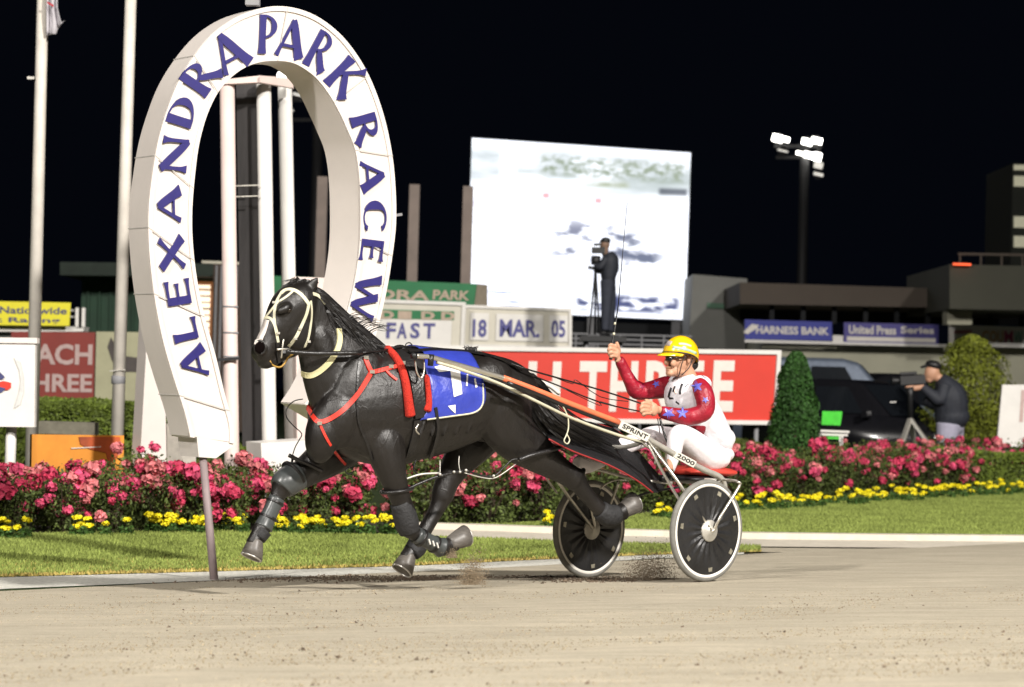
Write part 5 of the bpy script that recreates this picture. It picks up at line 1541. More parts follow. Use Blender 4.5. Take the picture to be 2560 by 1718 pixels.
# helmet
YEH = mat('yellow_helmet_paint', (.80, .50, .008), .22, var=.04, coat=.6)
hc = SF(1702, 887, 0); sc = hc.y / FPX
vs = []; n = 40; m_ = 14
for i in range(m_ + 1):
    for j in range(n):
        b_ = 2 * math.pi * j / n
        back = (1 - math.cos(b_)) / 2                       # 0 front, 1 back
        amax = R(84 + 34 * back ** 2.2)
        a = amax * i / m_
        p = SF.h * (math.sin(a) * math.cos(b_) * 50 * sc) + SF.r * (math.sin(a) * math.sin(b_) * 41 * sc) + V((0, 0, math.cos(a) * 48 * sc))
        vs.append(hc + p)
mb = MB(); mb.add(vs, [(i * n + j, i * n + (j + 1) % n, (i + 1) * n + (j + 1) % n, (i + 1) * n + j) for i in range(m_) for j in range(n)])
hel = mb.build('helmet', YEH, driver, True)
md = hel.modifiers.new('t', 'SOLIDIFY'); md.thickness = .010; md.offset = -1
MB().tube([vs[m_ * n + j] for j in range(n)] + [vs[m_ * n]], .005, 8).build('rim_seal', BLACK, hel, True)
vp = []
for i in range(13):
    b_ = R(-62 + 124 * i / 12)
    e = hc + SF.h * (math.cos(b_) * 49 * sc) + SF.r * (math.sin(b_) * 40 * sc) + V((0, 0, 3 * sc))
    f = hc + SF.h * (math.cos(b_) * 49 * sc + 30 * sc * math.cos(b_ * 1.4)) + SF.r * (math.sin(b_) * 36 * sc) - V((0, 0, 5 * sc))
    vp.append((e, f))
mb = MB(); mb.add([p for e, f in vp for p in (e, f, f + V((0, 0, .006)), e + V((0, 0, .008)))], [(i * 4 + j, i * 4 + (j + 1) % 4, i * 4 + 4 + (j + 1) % 4, i * 4 + 4 + j) for i in range(12) for j in range(4)])
mb.build('visor', YEH, hel, True)
HBV = bvh_of([hel])
def on(bv, px, wdt, m, parent, name, th=.0015, lift=.0025, sm=4):
    mb = MB(); strap(mb, bv, px, wdt, th, sm, lift)
    if mb.v: return mb.build(name, m, parent, True)
on(HBV, [(1682, 868), (1700, 871), (1722, 876), (1741, 884)], .019, mat('pale_green_stripe', (.35, .52, .42), .3), hel, 'stripe')
on(HBV, [(1697, 860), (1712, 860), (1728, 866)], .016, mat('pink_glare_and_print', (.80, .62, .52), .3), hel, 'print')  # pinkish white glare on the crown, painted as a patch
on(HBV, [(1660, 862), (1668, 858), (1678, 860)], .040, mat('grey_violet_print', (.45, .38, .36), .3), hel, 'print')
MB().tube([SF(1716, 888, -.095), SF(1706, 905, -.088), SF(1702, 920, -.078), SF(1698, 936, -.05), SF(1694, 944, -.02)], .0035, 6, 3).build('chin_strap', BLACK, hel, True)
MB().tube([SF(1732, 896, -.09), SF(1722, 920, -.08), SF(1704, 938, -.05)], .0035, 6, 3).build('chin_strap', BLACK, hel, True)
gg = MB()
for sv in (-1, 1):
    EL_(gg, SF, 1673, 896, sv * .036, 7, 11, 7.5, 0)
    gg.tube([SF(1675, 893, sv * .058), SF(1700, 895, sv * .080), SF(1718, 896, sv * .082)], .004, 6)
gg.build('goggles', mat('goggle_lens', (.01, .01, .012), .12, spec=.8), driver, True)
EL_h = MB(); EL_(EL_h, SF, 1726, 912, 0, 18, 22, 16, 0); EL_h.build('hair', HAIR, driver, True)
# stars and prints on the silks
STAR = mat('blue_star', (.10, .10, .45), .35, var=.08)
def star(bv, cx, cy, r, rot, parent, m=STAR, sq=1.0, shear=0):
    c, n = hitpx(bv, cx, cy)
    if c is None: return
    pts = []
    for i in range(20):
        a = R(rot + 18 * i); q = i % 4
        rr = r * (1 if q == 0 else (.40 if q == 2 else .62))
        h, n2 = hitpx(bv, cx + rr * math.cos(a) * sq, cy + rr * math.sin(a))
        if h is None or (h - c).length > .09: h, n2 = c + (onplane(cx + rr * math.cos(a) * sq, cy + rr * math.sin(a), c, (CAM - c).normalized()) - c), n
        pts.append(h + (CAM - h).normalized() * .004)
    mid = []
    for p in pts: mid.append(c.lerp(p, .5) + (CAM - c).normalized() * .004)
    c2 = c + (CAM - c).normalized() * .006
    mb = MB(); mb.add([c2] + pts, [(0, i + 1, (i + 1) % 20 + 1) for i in range(20)])
    mb.build('star', m, parent, True)
S1 = bvh_of([slv]); S2 = bvh_of([slv2]); J1 = bvh_of([jk])
for a in ((1672, 1034, 17, 20), (1706, 1032, 16, 55), (1726, 1016, 13, 10), (1742, 966, 16, 40), (1730, 992, 13, 80), (1764, 1000, 9, 15)): star(S1, *a, slv)
star(S2, 1640, 960, 10, 30, slv2); star(S2, 1606, 966, 8, 10, slv2, mat('dark_star', (.22, .01, .05), .4))
INK = mat('black_ink', (.015, .015, .018), .5)
for px, wd in (([(1716, 934), (1721, 924)], .007), ([(1721, 924), (1725, 934)], .007), ([(1725, 934), (1731, 925)], .007), ([(1738, 918), (1746, 922)], .006), ([(1755, 940), (1764, 946)], .006),
               ([(1672, 994), (1674, 982), (1679, 970)], .024), ([(1683, 980), (1688, 966)], .014), ([(1673, 996), (1684, 996)], .014), ([(1700, 986), (1700, 974), (1706, 960)], .016), ([(1690, 1004), (1698, 1010)], .012), ([(1712, 968), (1722, 960)], .005)):
    on(J1, px, wd, INK, jk, 'print', .001, .003, 0)
on(J1, [(1672, 950), (1682, 965), (1690, 985)], .010, mat('pink_glare_and_print', (0, 0, 0)), jk, 'print')
# whip and reins
MB().tube([SF(1526, 899, .30), SF(1529, 880, .302), SF(1532, 852, .304), SF(1537, 824, .304), SF(1546, 760, .304)], [.011, .010, .008, .006, .004], 8).build('whip', BLACK, None, True)
wh = bpy.data.objects['whip']
tag(wh, 'long thin black whip held upright in the driver right hand', 'whip')
MB().tube([SF(1546, 760, .304), SF(1556, 640, .304), SF(1568, 508, .304)], [.004, .003, .0022], 6).build('whip_shaft', BLACK, wh, True)
for y, rr in ((838, .0085), (812, .0075)):
    MB().tube([SF(1534.5 + (838 - y) * .1, y, .304), SF(1535 + (838 - y) * .1, y - 6, .304)], rr, 8).build('whip_band', STRAPW, wh, True)
rein = thing('reins', SF(1500, 975, -.2), 'long black reins running from the bit over the back to the driver hand', 'reins')
def rn(pts, r, nm='rein'):
    MB().tube(pts, r, 6, 3).build(nm, LEATHER, rein, True)
rn([HF(905, 882, -.20), HF(960, 876, -.14), HF(1024, 866, -.06), HF(1120, 874, -.08), HF(1226, 890, -.12), SF(1304, 919, -.16), SF(1380, 941, -.14), SF(1500, 975, -.11), SF(1606, 1010, -.09)], .0062)
rn([HF(1060, 880, .10), HF(1160, 884, .05), HF(1250, 900, 0), SF(1304, 928, .05), SF(1390, 962, .03), SF(1500, 1006, -.02), SF(1606, 1030, -.08)], .0055)
rn([SF(1380, 941, -.14), SF(1432, 960, -.10), SF(1440, 950, -.12), SF(1500, 992, -.11), SF(1570, 1004, -.10)], .003, 'keeper')
rn([SF(1400, 967, .02), SF(1480, 1006, 0), SF(1504, 1014, -.02), SF(1500, 1004, -.02), SF(1560, 1022, -.05)], .003, 'keeper')
rn([SF(1650, 1046, -.10), SF(1656, 1070, -.12), SF(1664, 1095, -.14), SF(1672, 1112, -.16)], .008, 'rein_end')
rn([SF(1644, 1046, -.10), SF(1648, 1070, -.12), SF(1650, 1084, -.12)], .004, 'rein_end')

# two camera operators
def PF(d):
    class Q: pass
    f = Frame((0, d, 0), 0); f.o = V((0, d, 0)); f.h = V((-1, 0, 0)); f.r = V((0, 1, 0))
    return f
JKT = mat('dark_navy_jacket', (.018, .021, .03), .7, var=.2, scale=8, bump=.3)
JNS = mat('dark_jeans', (.022, .026, .04), .8, var=.2)
BLKM = mat('camera_body', (.010, .010, .011), .5)
f1 = PF(50)
cb = thing('person', f1(1516, 835, 0), 'camera operator in dark clothes standing as a silhouette before the big screen', 'camera operator')
fig_part('body', f1, [[(1512, 640, 0, 8, 9), (1513, 618, 0, 9, 9)], [(1498, 662, -.1, 6, 6), (1492, 668, -.1, 6, 6)]], [(1513, 611, 0, 12, 11, 15), (1503, 616, 0, 4, 5, 5)], mat('dark_skin_tone', (.20, .12, .08), .6), cb, .02, 2)
fig_part('jacket', f1, [[(1520, 706, 0, 16, 24), (1522, 680, 0, 22, 28), (1524, 650, 0, 23, 30), (1518, 634, 0, 14, 20)], [(1516, 645, -.18, 10, 10), (1500, 668, -.2, 9, 9), (1488, 662, -.15, 7, 7)], [(1520, 650, .18, 10, 10), (1502, 676, .2, 9, 9), (1486, 672, .15, 7, 7)]], [(1528, 668, 0, 20, 26, 26)], JKT, cb, .02, 3)
fig_part('trousers', f1, [[(1518, 700, -.08, 18, 16), (1516, 760, -.1, 14, 13), (1512, 826, -.1, 11, 11)], [(1522, 700, .08, 18, 16), (1526, 760, .1, 14, 13), (1523, 828, .1, 11, 11)]], [(1520, 712, 0, 20, 22, 14)], JNS, cb, .02, 3)
fig_part('cap', f1, [[(1506, 604, 0, 3, 8), (1498, 605, 0, 2, 7)]], [(1514, 602, 0, 13, 12, 9)], BLKM, cb, .015, 2)
fig_part('shoe', f1, [[(1514, 832, -.1, 6, 7), (1500, 834, -.1, 4, 6)]], [], BLKM, cb, .015, 1); fig_part('shoe', f1, [[(1525, 833, .1, 6, 7), (1512, 836, .1, 4, 6)]], [], BLKM, cb, .015, 1)
vc = thing('video_camera', f1(1493, 700, 0), 'video camera on a tripod handled by the silhouetted operator', 'video camera')
MB().bar(f1(1479, 626, -.1), f1(1512, 626, -.1), .14, .12).build('camera_body', BLKM, vc)
MB().bar(f1(1484, 612, -.1), f1(1502, 611, -.1), .05, .05).build('handle', BLKM, vc)
MB().bar(f1(1470, 668, -.1), f1(1506, 676, -.1), .05, .06).build('pan_arm', BLKM, vc)
MB().tube([f1(1490, 640, -.1), f1(1489, 662, -.1)], .09, 12).build('tripod_head', BLKM, vc, True)
for dx, dv in ((-16, -.3), (10, -.35), (-2, .35)):
    MB().tube([f1(1489, 665, -.1), f1(1489 + dx, 836, dv)], .02, 8).build('leg', BLKM, vc, True)
pf = thing('camera_platform', (f1(1510, 900, 0).x, 50, 0), 'dark raised platform below the silhouetted camera operator', 'platform')
a_ = f1(1452, 840, 0); b_ = f1(1562, 843, 0)
MB().box(((a_.x + b_.x) / 2, 50, (a_.z + b_.z) / 2 - .06), (b_.x - a_.x, 1.6, .1)).build('deck', BLKM, pf)
for x in (a_.x + .1, b_.x - .1):
    for y in (49.4, 50.6): MB().tube([V((x, y, 0)), V((x, y, a_.z - .1))], .035, 8).build('leg', GREYP, pf, True)
f2 = PF(48)
c2 = thing('person', (f2(2375, 1150, 0).x, 48, 0), 'camera operator in a dark jacket bending over a tripod beside the bush', 'camera operator')
fig_part('body', f2, [[(2352, 950, 0, 12, 12), (2338, 938, 0, 11, 11)], [(2310, 966, -.2, 7, 7), (2288, 970, -.2, 8, 7), (2272, 968, -.2, 7, 6), (2264, 970, -.2, 5, 4)]], [(2330, 932, 0, 19, 16, 22, 12), (2314, 940, 0, 6, 5, 6), (2322, 950, 0, 10, 10, 8)], SKIN, c2, .016, 2)
fig_part('jacket', f2, [[(2372, 1070, 0, 34, 34), (2378, 1030, 0, 42, 42), (2374, 990, 0, 42, 46), (2358, 958, 0, 26, 34), (2348, 946, 0, 14, 18)], [(2362, 962, -.22, 18, 17), (2350, 1000, -.26, 16, 15), (2326, 984, -.24, 13, 12), (2306, 968, -.2, 10, 9)], [(2362, 962, .22, 18, 17), (2345, 1010, .26, 16, 15), (2310, 1000, .24, 13, 12)]], [(2380, 1040, 0, 44, 42, 36)], JKT, c2, .018, 4)
gy = 970 + 39 + 1.45 * FPX / 48
fig_part('trousers', f2, [[(2372, 1060, -.1, 32, 28), (2366, 1110, -.12, 24, 22), (2360, 1170, -.12, 18, 18), (2356, gy - 10, -.12, 13, 13)], [(2380, 1060, .1, 32, 28), (2384, 1110, .12, 24, 22), (2384, 1170, .12, 18, 18), (2384, gy - 10, .12, 13, 13)]], [(2375, 1070, 0, 34, 34, 22)], mat('pale_grey_trousers', (.34, .33, .42), .7, var=.1), c2, .02, 3)
for x, v in ((2350, -.12), (2378, .12)):
    fig_part('shoe', f2, [[(x + 8, gy - 5, v, 8, 8), (x - 10, gy - 4, v, 6, 7)]], [], BLKM, c2, .015, 1)
fig_part('cap', f2, [[(2318, 914, 0, 4, 10), (2302, 919, 0, 3, 8)]], [(2334, 913, 0, 21, 18, 12, 12)], BLKM, c2, .014, 2)
v2 = thing('video_camera', (f2(2290, 1000, 0).x, 48, 0), 'dark video camera on a pale legged tripod in front of the black car', 'video camera')
MB().bar(f2(2250, 952, -.2), f2(2312, 948, -.2), .17, .16).build('camera_body', BLKM, v2)
MB().lathe(f2(2250, 952, -.2), V((-1, 0, -.03)), [(.0, .0), (.06, 0), (.06, .05), (.075, .14), (.08, .15), (.0, .12)], 16).build('lens', BLKM, v2, True)
MB().bar(f2(2250, 934, -.2), f2(2292, 932, -.2), .06, .05).build('handle', BLKM, v2)
MB().tube([f2(2274, 968, -.2), f2(2276, 990, -.2), f2(2276, 1046, -.2)], [.09, .05, .05], 12).build('tripod_head', BLKM, v2, True)
MB().bar(f2(2225, 1006, -.3), f2(2240, 1005, -.3), .03, .02).build('badge', WHITE, v2)
for (tx, ty, tv) in ((2222, gy - 4, -.5), (2376, gy - 20, -.5), (2300, gy - 12, .6)):
    a = f2(2276, 1046, -.2); b = f2(tx, ty, tv)
    MB().bar(a, a.lerp(b, .55), .09, .05).build('leg', ALLOY, v2); MB().bar(a.lerp(b, .5), b, .055, .035).build('leg', mat('tripod_grey', (.30, .29, .25), .5), v2)

# parked cars and a folding chair
GLS = mat('car_glass', (.01, .012, .015), .08, spec=.8)
def car(loc, yaw, paint, label, L=4.5, W=1.78, Hh=1.62, kz=1.0):
    th = thing('parked_car', loc, label, 'car')
    m3 = Matrix.Rotation(R(yaw), 3, 'Z'); o = V(loc)
    def P(x, y, z): return o + m3 @ V((x, y, z * kz))
    prof = [(-L / 2, .42), (-L / 2 + .02, .78), (-L / 2 + .10, .95), (-L * .30, 1.0), (L * .22, .98), (L * .42, .90), (L / 2 - .05, .74), (L / 2, .45), (L / 2 - .04, .26), (-L / 2 + .05, .26)]
    mb = MB(); st_ = []
    for y, k in ((-W / 2, .0), (-W / 2 + .08, 1.0), (0, 1.03), (W / 2 - .08, 1.0), (W / 2, .0)):
        st_.append([P(x * (1 if k else .985), y, z if k == 0 else z + (.03 * k if z > .7 else 0)) for x, z in prof])
    n = len(prof)
    mb.add([p for s_ in st_ for p in s_], [(i * n + j, i * n + (j + 1) % n, (i + 1) * n + (j + 1) % n, (i + 1) * n + j) for i in range(4) for j in range(n)] + [tuple(range(n)), tuple(4 * n + j for j in range(n))])
    mb.build('body', paint, th, True)
    cab = [(-L * .46, .97), (-L * .40, Hh - .10), (-L * .32, Hh), (L * .02, Hh), (L * .10, Hh - .06), (L * .27, .96)]
    mb = MB(); A = [P(x, -W / 2 + (.06 if z < 1.1 else .20), z) for x, z in cab]; B_ = [P(x, W / 2 - (.06 if z < 1.1 else .20), z) for x, z in cab]
    nn = len(cab); mb.add(A + B_, [tuple(range(nn)), tuple(range(nn, 2 * nn))[::-1]] + [(i, i + 1, nn + i + 1, nn + i) for i in range(nn - 1)])
    cb_ = mb.build('cabin', paint, th, True); bv_ = cb_.modifiers.new('b', 'BEVEL'); bv_.width = .09; bv_.segments = 3
    for sy in (-1, 1):
        y0 = sy * (W / 2 - .065); y1 = sy * (W / 2 - .185)
        for (xa, xb, xc, xd) in ((-.37, -.16, -.165, -.33), (-.13, .085, .02, -.13)):
            q = [P(L * xa, y0, 1.03), P(L * xb + .15 * (xa > -.2), y0, 1.03), P(L * xc + .05, y1, Hh - .13), P(L * xd, y1, Hh - .13)]
            MB().prism([p + m3 @ V((0, sy * .012, 0)) for p in q], m3 @ V((0, -sy * .02, 0))).build('window', GLS, th)
    q = [P(L * .262, -W / 2 + .10, 1.0), P(L * .262, W / 2 - .10, 1.0), P(L * .105, W / 2 - .24, Hh - .09), P(L * .105, -W / 2 + .24, Hh - .09)]
    MB().prism([p + m3 @ V((.02, 0, .01)) for p in q], m3 @ V((-.02, 0, 0))).build('windscreen', GLS, th)
    for sx in (-1, 1):
        for sy in (-1, 1):
            c = P(sx * L * .30, sy * (W / 2 - .07), .33)
            w_ = MB().lathe(c, m3 @ V((0, sy, 0)), [(.20, -.08), (.32, -.09), (.335, -.05), (.335, .05), (.32, .08), (.21, .085)], 24).build('wheel', mat('car_tyre', (.02, .02, .02), .8), th, True)
            MB().lathe(c, m3 @ V((0, sy, 0)), [(0, .06), (.06, .065), (.12, .05), (.20, .07), (.215, .08)], 20).build('hubcap', ALLOY, w_, True)
    for sy in (-1, 1):
        MB().box(P(L / 2 - .07, sy * W * .36, .68), (.10, .34, .13), m3).build('headlight', mat('headlight_glass', (.75, .75, .72), .15, spec=.8), th)
        MB().box(P(L / 2 - .12 - .03, sy * W * .44, .50), (.10, .14, .05), m3).build('indicator', ALLOY, th)
        MB().box(P(-L / 2 + .05, sy * W * .42, .75), (.06, .12, .34), m3).build('tail_light', mat('tail_light', (.35, .02, .02), .3), th)
        MB().box(P(L * .16, sy * (W / 2 + .08), 1.02), (.12, .18, .13), m3).build('mirror', paint, th)
    MB().box(P(L / 2 - .01, 0, .60), (.03, .8, .12), m3).build('grille', ALLOY, th)
    MB().box(P(L / 2 + .02, 0, .40), (.03, 1.3, .035), m3).build('bumper_trim', WHITE, th)
    pl_ = MB().box(P(L / 2 + .035, -.1, .50), (.02, .52, .13), m3).build('number_plate', WHITE, th)
    return th
blk = mat('black_car_paint', (.008, .008, .010), .16, var=.1, coat=.5)
p_ = B(2150, 1000, 52)
car((p_.x, 52, 0), -38, blk, 'black car parked nose forward behind the tripod', kz=1.12)
p_ = B(2095, 1000, 57)
car((p_.x, 57, 0), -8, mat('silver_blue_car_paint', (.11, .135, .18), .3, metal=.3), 'tall silver blue van parked behind the black car', kz=1.42)
p_ = B(2020, 1000, 68)
car((p_.x, 68, 0), 10, blk, 'dark car farthest back behind the silver blue van', kz=1.5)
p_ = B(2300, 1000, 67)
car((p_.x, 67, 0), 25, blk, 'dark car right of the silver blue van behind the camera operator', kz=1.3)
GC = mat('bright_green_cloth', (.05, .50, .03), .6)
ch = thing('folding_chair', (B(2080, 1100, 42).x, 42, 0), 'bright green folding chair beside the conical hedge', 'chair')
def CP(x, y, v=0): p = B(x, y, 42 + v); return p
MB().prism([CP(2056, 1028, .2), CP(2106, 1029, .2), CP(2101, 1064, .05), CP(2054, 1062, .05)], V((0, .03, 0))).build('backrest', GC, ch)
MB().prism([CP(2054, 1084, .05), CP(2104, 1086, .05), CP(2098, 1094, -.35), CP(2047, 1092, -.35)], V((0, 0, -.03))).build('seat', GC, ch)
for a, b in (((2050, 1077, -.35), (2122, 1080, -.1)), ((2050, 1086, -.37), (2118, 1088, -.1))): MB().bar(CP(*a), CP(*b), .035, .035).build('arm', WHITE, ch)
for x, v in ((2050, -.35), (2100, -.35), (2056, .25), (2106, .25)):
    a = CP(x, 1090, v); MB().tube([V((a.x, a.y, 0)), a], .015, 8).build('leg', WHITE, ch, True)
MB().bar(CP(2070, 1116, -.35), CP(2095, 1117, -.35), .03).build('foot_bar', WHITE, ch)

# ------------------------------------------------------------------ hedges, topiary, roses, marigolds
def leafm(name, c, isl=.45): return mat(name, c, .6, var=.35, scale=2.5, spec=.25, isl=isl)
HEDG = leafm('hedge_leaf', (.095, .13, .018)); TOPI = leafm('conifer_leaf', (.030, .085, .016)); BUSHL = leafm('golden_bush_leaf', (.13, .15, .015)); ROSEL = leafm('rose_leaf', (.070, .095, .022), .6)
WOOD = mat('brown_stem', (.06, .04, .025), .85)
def shell_plant(name, label, cat, base, prof, n, leaf_m, lsize, rnd, sq=1.0, group=None, stem=.05, fill=.25, lump=.12):
    """prof: list of (z, radius); leaves through the outer crust of the crown"""
    th = thing(name, base, label, cat, group)
    b = V(base); mb = MB(); zt = prof[-1][0]; z0 = prof[0][0]
    def rad(z):
        for i in range(len(prof) - 1):
            if prof[i][0] <= z <= prof[i + 1][0]:
                t = (z - prof[i][0]) / (prof[i + 1][0] - prof[i][0]); return prof[i][1] * (1 - t) + prof[i + 1][1] * t
        return prof[-1][1]
    for _ in range(n):
        z = rnd.uniform(z0, zt); a = rnd.uniform(0, 2 * math.pi)
        r = rad(z) * (1 - fill * rnd.random() ** 1.5) * (1 + lump * noise.noise(V((math.cos(a) * 2.2, math.sin(a) * 2.2, z * 3 + b.x))) * 2)
        p = b + V((math.cos(a) * r, math.sin(a) * r * sq, z))
        nrm = (V((math.cos(a), math.sin(a), .35)) + rdir(rnd) * .8).normalized()
        leaf(mb, p, nrm, lsize * rnd.uniform(.7, 1.3), rnd)
    mb.build('foliage', leaf_m, th)
    # dim inner mass of twigs
    m2 = MB()
    for i in range(36):
        a = rnd.uniform(0, 6.28); z = rnd.uniform(z0 + .2 * (zt - z0), z0 + .95 * (zt - z0)); r = rad(z) * .85
        m2.tube([b + V((0, 0, max(.02, z - r * .9))), b + V((math.cos(a) * r * .5, math.sin(a) * r * .5 * sq, z - r * .25)), b + V((math.cos(a) * r, math.sin(a) * r * sq, z))], [.012, .008, .003], 5)
    m2.tube([b - V((0, 0, .05)), b + V((0, 0, zt * .9))], [stem, stem * .3], 8)
    m2.build('stem', WOOD, th)
    return th
rnd = random.Random(11)
def gbase(x, d): p = B(x, 1000, d); return V((p.x, d, 0))
def zof(x, y, d): return B(x, y, d).z
# conical conifer right of the red board, golden bush right
s = 39 / FPX
shell_plant('topiary_conifer', 'dark green conical clipped conifer right of the red board', 'conifer', gbase(1988, 39), [(0, .40), (.5, .40), (1.0, .37), (1.4, .32), (1.7, .25), (zof(1965, 880, 39) - .08, .15), (zof(1965, 880, 39), .06)], 15000, TOPI, .055, rnd, stem=.05, fill=.35, lump=.16)
shell_plant('golden_bush', 'tall yellow green rounded bush behind the bending camera operator', 'bush', gbase(2425, 50), [(0, .6), (.5, .72), (1.2, .78), (1.8, .74), (2.15, .62), (zof(2420, 850, 50) - .1, .40), (zof(2420, 838, 50), .08)], 15000, BUSHL, .07, rnd, stem=.06, fill=.5, lump=.30)
shell_plant('round_bush', 'small pale green rounded bush below the right end of the red board', 'bush', gbase(1890, 38), [(0, .35), (.25, .42), (.5, .38), (.68, .24), (.76, .04)], 3500, leafm('pale_bush_leaf', (.12, .16, .035)), .05, rnd, fill=.5, lump=.2)
shell_plant('round_bush', 'low pale bush under the middle of the red board', 'bush', gbase(1790, 39), [(0, .5), (.25, .55), (.45, .5), (.60, .3), (.66, .04)], 3500, leafm('pale_bush_leaf', (0, 0, 0)), .05, rnd, fill=.5, lump=.2)
def hedge(label, x0, x1, ytop, d, depth, m, n, ybot=1300):
    a, b = gbase(x0, d), gbase(x1, d); h = zof((x0 + x1) / 2, ytop, d)
    th = thing('hedge', ((a.x + b.x) / 2, d, 0), label, 'hedge')
    mb = MB()
    for _ in range(n):
        x = rnd.uniform(a.x, b.x); y = rnd.uniform(0, depth); z = rnd.uniform(0, h)
        if rnd.random() < .55: y = abs(rnd.gauss(0, .08))
        if rnd.random() < .35: z = h - abs(rnd.gauss(0, .06))
        k = noise.noise(V((x * 2.5, z * 3, y * 2 + d))) * .16
        leaf(mb, V((x, d + y - k, max(0, z + k * .6))), (V((0, -1, .5)) + rdir(rnd) * .9).normalized(), .075 * rnd.uniform(.7, 1.3), rnd)
    mb.build('foliage', m, th)
    m2 = MB()
    for i in range(int((b.x - a.x) * 6)):
        x = rnd.uniform(a.x, b.x)
        m2.tube([V((x, d + depth / 2, 0)), V((x + rnd.gauss(0, .1), d + depth * .3, h * .5)), V((x + rnd.gauss(0, .15), d + .1, h * .9))], [.014, .010, .004], 5)
    m2.build('stem', WOOD, th)
hedge('yellow green clipped hedge below the dark red board', -60, 540, 1008, 32, .9, HEDG, 26000)
hedge('dark hedge seen between the gate posts and the horse', 590, 800, 1120, 27.9, .6, HEDG, 5000)
hedge('low olive hedge below the red board', 1050, 1900, 1092, 39.5, .7, leafm('olive_hedge_leaf', (.075, .095, .018)), 16000)
hedge('low hedge at the right edge behind the roses', 2330, 2700, 1132, 42.5, .7, HEDG, 7000)
# roses
PINKM = [mat('rose_pink', (.60, .065, .15), .7, var=.25, scale=8, isl=.35), mat('rose_deep_pink', (.50, .035, .09), .7, var=.25, scale=8, isl=.35), mat('rose_faded_pink', (.62, .18, .19), .7, var=.25, scale=8, isl=.35)]
YELM = mat('marigold_petal', (.86, .74, .01), .6, var=.12, scale=20, isl=.15)
def bloom_mesh(name, m, n, r, pet, seed, flat=.75):
    rr = random.Random(seed); mb = MB()
    nb = 1
    for i in range(n):
        d = rdir(rr); d.z = d.z * flat + .15
        p = d * r * rr.uniform(.55, 1)
        leaf(mb, p, (d + rdir(rr) * .5).normalized(), pet * rr.uniform(.8, 1.25), rr, .85, .5)
    me = bpy.data.meshes.new(name); me.from_pydata([tuple(p) for p in mb.v], [], mb.f); me.materials.append(m)
    return me
ROSEB = [bloom_mesh('flower', PINKM[k % 3], 60, .050, .042, 30 + k) for k in range(6)]
MARI = [bloom_mesh('flower', YELM, 54, .036, .030, 60 + k, .6) for k in range(3)]
LEAFB = []
for k in range(5):
    rr = random.Random(80 + k); mb = MB()
    for _ in range(1150):
        z = rr.uniform(.03, .76) ; a = rr.uniform(0, 6.28); r = .33 * math.sqrt(rr.random()) * (.75 + .5 * z if z < .55 else 1.15 - (z - .55) * 1.2)
        c = V((math.cos(a) * r, math.sin(a) * r, z + rr.gauss(0, .05)))
        leaf(mb, c, (V((math.cos(a) * .5, math.sin(a) * .5, .6)) + rdir(rr)).normalized(), .058 * rr.uniform(.6, 1.3), rr, .6)
    me = bpy.data.meshes.new('foliage'); me.from_pydata([tuple(p) for p in mb.v], [], mb.f); me.materials.append(ROSEL); LEAFB.append(me)
rr = random.Random(5); mb = MB()
for i in range(14):
    a = rr.uniform(0, 6.28); r = rr.uniform(.1, .3)
    mb.tube([V((0, 0, -.02)), V((math.cos(a) * r * .5, math.sin(a) * r * .5, .3)), V((math.cos(a) * r, math.sin(a) * r, .7))], [.008, .006, .003], 5)
me_st = bpy.data.meshes.new('stem'); me_st.from_pydata([tuple(p) for p in mb.v], [], mb.f); me_st.materials.append(WOOD)
nfl = 0
def rose_bush(x, y, sc, nb, label, group):
    global nfl
    th = thing('rose_bush', (x, y, .012), label, 'rose bush', group)
    base = V((x, y, .012)); rz = rnd.uniform(0, 6.28)
    def child(nm, me, loc, s, rot):
        o = bpy.data.objects.new(nm, me); C.objects.link(o); o.parent = th; o.location = loc; o.scale = (s, s, s); o.rotation_euler = rot; return o
    child('foliage', rnd.choice(LEAFB), (0, 0, 0), sc, (0, 0, rz)); child('stem', me_st, (0, 0, 0), sc, (0, 0, rz))
    for i in range(nb):
        # mostly on the side that faces the track and on the crown
        a = rnd.uniform(-math.pi, 0) if rnd.random() < .8 else rnd.uniform(0, math.pi)
        z = rnd.choice((rnd.uniform(.2, .84), rnd.uniform(.5, .86))) * sc; r = .34 * sc * (1 if z < .6 * sc else .8) * rnd.uniform(.8, 1.08)
        f = child('flower', rnd.choice(ROSEB), (math.cos(a) * r, math.sin(a) * r, z), rnd.choice((rnd.uniform(.7, 1.1), rnd.uniform(1.0, 1.9))), (rnd.uniform(-.5, .5), rnd.uniform(-.5, .5), rnd.uniform(0, 6)))
        nfl += 1
def along(pxl, step):
    P = [G(*p) for p in pxl]; out = []; L = 0
    for a, b in zip(P, P[1:]):
        l = (b - a).length; t = (step - L) if L else 0
        while t < l: out.append(a.lerp(b, t / l)); t += step
        L = (l - (t - step)) % step
    return out
ROWN = ('front', 'second', 'back')
def mark(x, y, marks):
    # nearest landmark named by where the plant stands
    vx = (V((x, y, 0)) - CAM); px = CX + FPX * vx.x / vx.y
    for lim, txt in marks:
        if px < lim: return txt
    return marks[-1][1]
def bed(front, rows, step, dy, lab, grp, sc, nb, marks):
    base = along(front, step)
    for r in range(rows):
        for i, p in enumerate(base):
            d = (base[min(i + 1, len(base) - 1)] - base[max(0, i - 1)]).normalized(); nv_ = V((-d.y, d.x, 0))
            q = p + nv_ * (.32 + r * dy) + d * (step * .5 * (r % 2)) + V((rnd.gauss(0, .06), rnd.gauss(0, .06), 0))
            if r and rnd.random() < .06: continue
            rose_bush(q.x, q.y, sc * rnd.uniform(.78, 1.2), nb if r == 0 else int(nb * .8), lab % (ROWN[r], mark(q.x, q.y, marks)), grp)
